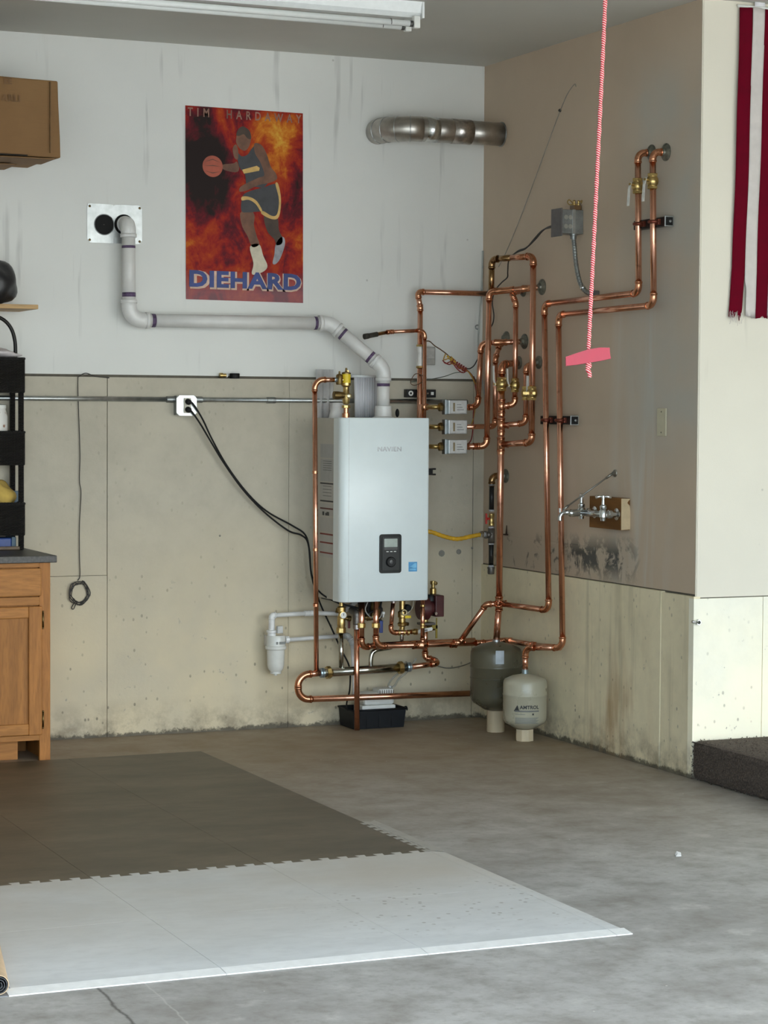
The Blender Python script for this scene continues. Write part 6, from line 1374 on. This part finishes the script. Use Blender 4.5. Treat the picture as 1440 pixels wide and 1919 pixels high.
cable('stapled_wire', 'thin pale wire stapled diagonally across the upper shaded wall', [at(1080, 162, 'x', -.004), at(1077, 158, 'x', -.004), at(1064, 176, 'x', -.004), at(1051, 206, 'x', -.004), at(1030, 262, 'x', -.006), at(1005, 330, 'x', -.006), at(975, 410, 'x', -.006), at(950, 470, 'x', -.01), at(935, 500, 'x', -.01)], .0018, M('pale_wire', (.26, .25, .22), .6), 'wire')
p = at(1051, 207, 'x', 0); solo('wire_staple', MB().lathe(p, (-1, 0, 0), [(.008, 0), (.008, .004), (.004, .010), (.001, .011)], 10), BIRON, 'dark nail holding the thin wire on the upper shaded wall', 'nail', p)
# ------------------------------------------------------------------ service faucet on a wood block
WB = .045
wa = at(1105, 960, 'x', -WB); wb_ = at(1165, 960, 'x', -WB); wz0, wz1 = at(1165, 994, 'x', -WB).z, at(1165, 934, 'x', -WB).z
t = thing('faucet_block', 'brown wood block with a pale sawn end on the shaded wall', 'wood block', (0, (wa.y+wb_.y)/2, wz0))
part(t, 'block', MB().box((-WB, wb_.y+.003, wz0), (-.0005, wa.y, wz1), .002), M('weathered_brown_wood', (.19, .085, .026), .8, var=.4, scale=14, stretch=(1, .25, 1), Specular_IOR_Level=.15))
en = [(-WB+.001, wz0+.001), (-.001, wz0+.004), (-.001, wz0+.085), (-.004, wz0+.105), (-.016, wz0+.117), (-.012, wz0+.124), (-.001, wz1-.002), (-WB+.001, wz1-.001)]
part(t, 'sawn_end', MB().prism([V((x, wb_.y+.003, z)) for x, z in en], (0, -.003, 0)), M('pale_sawn_wood', (.60, .46, .28), .7, var=.15, scale=20), 'pale sawn end grain')
zfa = at(1131, 963, 'x', -.09).z; xf = -.115
ya = at(1090, 963, 'x', xf).y; yb2 = at(1131, 963, 'x', xf).y
t = thing('service_faucet', 'worn chrome two-handle service faucet with a wall brace rod', 'faucet', (xf, ya, zfa))
for yy in (ya, yb2):
    part(t, 'inlet_leg', MB().lathe((-WB-.0005, yy, zfa), (-1, 0, 0), [(.026, 0), (.026, .005), (.014, .010), (.014, .028), (.019, .030), (.019, .044), (.014, .048), (.014, .075)], 18), CHROME)
    part(t, 'valve_body', MB().lathe((xf, yy, zfa-.028), (0, 0, 1), [(.001, 0), (.011, 0), (.013, .012), (.017, .016), (.017, .044), (.013, .050), (.015, .054), (.015, .064), (.008, .070), (.006, .095)], 18), CHROME)
    hz_ = zfa+.072
    hd = part(t, 'handle', MB().lathe((xf, yy, hz_-.004), (0, 0, 1), [(.001, 0), (.009, 0), (.009, .012), (.005, .015), (.001, .015)], 14), CHROME)
    for s in (-1, 1):
        dv = RT*s*.034 if yy == yb2 else V((.012*s, .03*s, 0)); pA = V((xf, yy, hz_+.003))
        part(hd, 'handle_arm', MB().tube([pA+dv*.25, pA+dv*.5+V((0, 0, .002)), pA+dv+V((0, 0, -.003))], [.0045, .0062, .0068], 12), M('polished_chrome', (.85, .86, .85), .1, 1.0, var=.02))
part(t, 'cross_body', MB().tube([(xf, ya, zfa), (xf, yb2, zfa)], .0135, 16), CHROME)
sp0 = V((xf, ya, zfa)); sp1 = at(1052, 966, 'y', ya); spt = sp1.x
part(t, 'spout', MB().tube(smooth_path([sp0, V((xf-.05, ya, zfa-.002)), V((spt+.03, ya, zfa+.001)), V((spt+.006, ya, zfa-.003)), V((spt-.004, ya, zfa-.016)), V((spt-.005, ya, zfa-.036))], 6), [.0165]*8+[.0125]*6+[.0095]*8+[.0090]*9, 14), CHROME)
part(t, 'spout_hook', MB().box((spt-.008, ya-.006, zfa+.0), (spt-.004, ya+.006, zfa+.020), .001), CHROME)
r0 = V((spt+.012, ya, zfa+.016)); r1 = at(1149, 887, 'x', -.012); r1.y = at(1149, 887, 'x', -.012).y
part(t, 'brace_rod', MB().tube([r0, r1], .0038, 10).tube([r0-V((.004, 0, .006)), r0.lerp(r1, .10)], .0058, 10).tube([r0.lerp(r1, .86), r1], .0056, 10), M('dull_steel', (.30, .29, .26), .4, 1.0))
part(t, 'brace_plate', MB().lathe((-.0005, r1.y, r1.z), (-1, 0, 0), [(.001, 0), (.017, 0), (.016, .004), (.008, .008), (.008, .014), (.001, .015)], 16), M('dull_steel', (0, 0, 0)))
# blank plate, hook, wall marks
bp = at(1234, 817, 'x', 0); bp2 = at(1251, 764, 'x', 0)
t = thing('blank_plate', 'ivory blank switch plate on the shaded wall', 'wall plate', (0, bp.y, bp.z))
part(t, 'plate', MB().box((-.007, min(bp.y, bp2.y), bp.z), (-.0005, max(bp.y, bp2.y), at(1243, 765, 'x', 0).z), .002), IVORY)
ym = (bp.y+bp2.y)/2
for z in (bp.z+.015, at(1243, 765, 'x', 0).z-.015): part(t, 'screw', MB().lathe((-.007, ym, z), (-1, 0, 0), [(.0035, 0), (.003, .001), (.001, .001)], 10), BIRON)
hk = at(952, 1002, 'x', 0)
solo('wall_hook', MB().box((-.010, hk.y-.006, hk.z-.003), (-.0005, hk.y+.030, hk.z+.003)).prism([V((-.006, hk.y-.008, hk.z)), V((-.006, hk.y+.006, hk.z)), V((-.006, hk.y-.004, hk.z+.045))], (-.004, 0, 0)), M('rusty_iron', (.055, .028, .018), .7, .5), 'small rusty iron hook above the mould stain', 'hook', hk)
ck = at(813, 884, 'y', -.10)
solo('cable_clip', MB().box((ck.x-.030, -.106, ck.z-.016), (ck.x-.006, -.090, ck.z+.016), .002).box((ck.x-.008, -.106, ck.z-.017), (ck.x+.010, -.090, ck.z-.009), .001).box((ck.x-.008, -.106, ck.z+.009), (ck.x+.010, -.090, ck.z+.017), .001).box((ck.x-.024, -.092, ck.z-.006), (ck.x-.012, -PF-.0005, ck.z+.006)), BLACK, 'black forked cable clip sticking out right of the boiler', 'clip', (ck.x, -PF, ck.z))
bo = at(1306, 1166, 'y', -L-.01)
t = thing('anchor_bolt', 'grey anchor bolt near the corner of the bright foundation wall', 'bolt', bo)
part(t, 'head', nut((bo.x+.004, -L-.017, bo.z), (0, -1, 0), .013, .014), CHROME); part(t, 'shank', MB().tube([(bo.x+.002, -L-.02, bo.z), (bo.x-.030, -L-.024, bo.z+.004)], .0055, 10), CHROME)
# corner wire along the shaded corner
cable('corner_wire', 'thin grey cable running down the room corner behind the pipes', [at(905.5, 470, 'y', -.006), at(903, 540, 'y', -.006), at(899, 600, 'y', -.006), at(897, 640, 'y', -.008), at(900, 690, 'y', -PF-.006), at(915, 780, 'y', -PF-.006), at(918, 860, 'y', -PF-.006), at(914, 960, 'y', -PF-.006), at(912, 1080, 'y', -PF-.006), at(908, 1200, 'y', -PF-.006)], .0042, M('grey_cable', (.40, .42, .40), .5), 'cable')
cs = at(895, 613, 'y', -.004); solo('cable_staple', MB().torus(cs, (0, 1, 0), .010, .003, 16, 6), GALV_D, 'round staple by the corner cable', 'staple', cs)

# ------------------------------------------------------------------ flag on the bright wall
FYp = -L-.014
fx0 = at(1383, 300, 'y', FYp).x; sw = .0595; fzt = at(1383, -420, 'y', FYp).z; fzt = min(fzt, H-.02); fzb = at(1395, 592, 'y', FYp).z
t = thing('flag', 'faded red and white striped flag hanging upright on the bright wall', 'flag', (fx0+.2, FYp, fzb))
FRED = M('flag_red', (.125, .002, .012), .95, Specular_IOR_Level=.1, var=.12, scale=18); FWH = M('flag_white', (.60, .55, .52), .9, var=.08, scale=18)
random.seed(9)
for k in range(9):
    m = MB(); x0 = fx0+k*sw; nz_, nx_ = 44, 5
    for side in (0, 1):
        for j in range(nz_+1):
            v = j/nz_; z = fzt+(fzb-fzt)*v
            for i in range(nx_+1):
                u = i/nx_; off = -.020*v+(-.012 if k == 0 else 0)*max(0, v-.84)/.16-.0012*k*v
                if v > .9 and k == 1: u = .12+u*.85
                x = x0+u*sw+off+.0015*math.sin(v*14+k); jag = random.uniform(-.012, .006) if j == nz_ else 0
                if k == 0 and j == nz_ and 3 <= i: jag += .02-.03*(i == 4)
                y = FYp-.004*math.sin((k+u)*1.6)-.004*math.sin(v*5+k*.6)+(.0009 if side else -.0009)
                m.v.append(V((x, y, z+jag)))
    nn = (nz_+1)*(nx_+1)
    for j in range(nz_):
        for i in range(nx_):
            a = j*(nx_+1)+i; m.f.append((a, a+nx_+1, a+nx_+2, a+1)); m.sm.append(True); m.f.append((nn+a, nn+a+1, nn+a+nx_+2, nn+a+nx_+1)); m.sm.append(True)
    rim = [i for i in range(nx_+1)]+[j*(nx_+1)+nx_ for j in range(1, nz_+1)]+[nz_*(nx_+1)+i for i in range(nx_-1, -1, -1)]+[j*(nx_+1) for j in range(nz_-1, 0, -1)]
    for a, b in zip(rim, rim[1:]+rim[:1]): m.f.append((a, b, nn+b, nn+a)); m.sm.append(False)
    part(t, 'red_stripe' if k % 2 == 0 else 'white_stripe', m, FRED if k % 2 == 0 else FWH)
fr = MB(); 
for i in range(16):
    x = fx0-.030+random.random()*sw*1.0; z = fzb+random.uniform(0, .02); fr.tube(smooth_path([(x, FYp-.004, z), (x+random.uniform(-.008, .01), FYp-.005, z-.018), (x+random.uniform(-.012, .016), FYp-.006, z-random.uniform(.02, .045))], 3), .0007, 4)
fo = part(t, 'frayed_threads', fr, FWH); fo['kind'] = 'stuff'
fq = fx0+sw*1.5-.001; part(t, 'grommet_tab', MB().box((fx0+sw*1.15, FYp-.008, at(1418, 12, 'y', FYp).z), (fx0+sw*1.95, FYp-.004, at(1418, -8, 'y', FYp).z)), M('grommet_tape', (.66, .64, .66), .8))
part(t, 'hem_rod', MB().tube([(fx0-.01, FYp, fzt), (fx0+9*sw+.01, FYp, fzt)], .006, 8), WHITE_P)
for xk in (fx0+.03, fx0+9*sw-.03): part(t, 'hook', MB().tube([(xk, FYp, fzt), (xk, -L-.0005, fzt+.004)], .003, 8), CHROME)
# scrap of paper on the slab
ps = at(1272, 1604, 'z', .0); random.seed(2)
m = MB(); m.add([ps+V((-.014, -.008, .002)), ps+V((.004, -.012, .003)), ps+V((.012, .004, .010)), ps+V((0, .012, .014)), ps+V((-.010, .006, .004)), ps+V((-.002, 0, .009)),
                 ps+V((-.014, -.008, .0005)), ps+V((.004, -.012, .0005)), ps+V((.012, .004, .008)), ps+V((0, .012, .012)), ps+V((-.010, .006, .002))],
                [(0, 1, 5), (1, 2, 5), (2, 3, 5), (3, 4, 5), (4, 0, 5), (10, 9, 8, 7, 6), (0, 6, 7, 1), (1, 7, 8, 2), (2, 8, 9, 3), (3, 9, 10, 4), (4, 10, 6, 0)])
solo('paper_scrap', m, M('paper', (0, 0, 0)), 'crumpled white paper scrap lying on the bare slab', 'paper', ps)
for (px, py, s) in ((478, 0, 0),): pass
for o in list(COL.objects):
    if o.type == 'MESH' and o.parent is None and o.get('kind') is None and not o.get('label'): print('unlabelled', o.name)
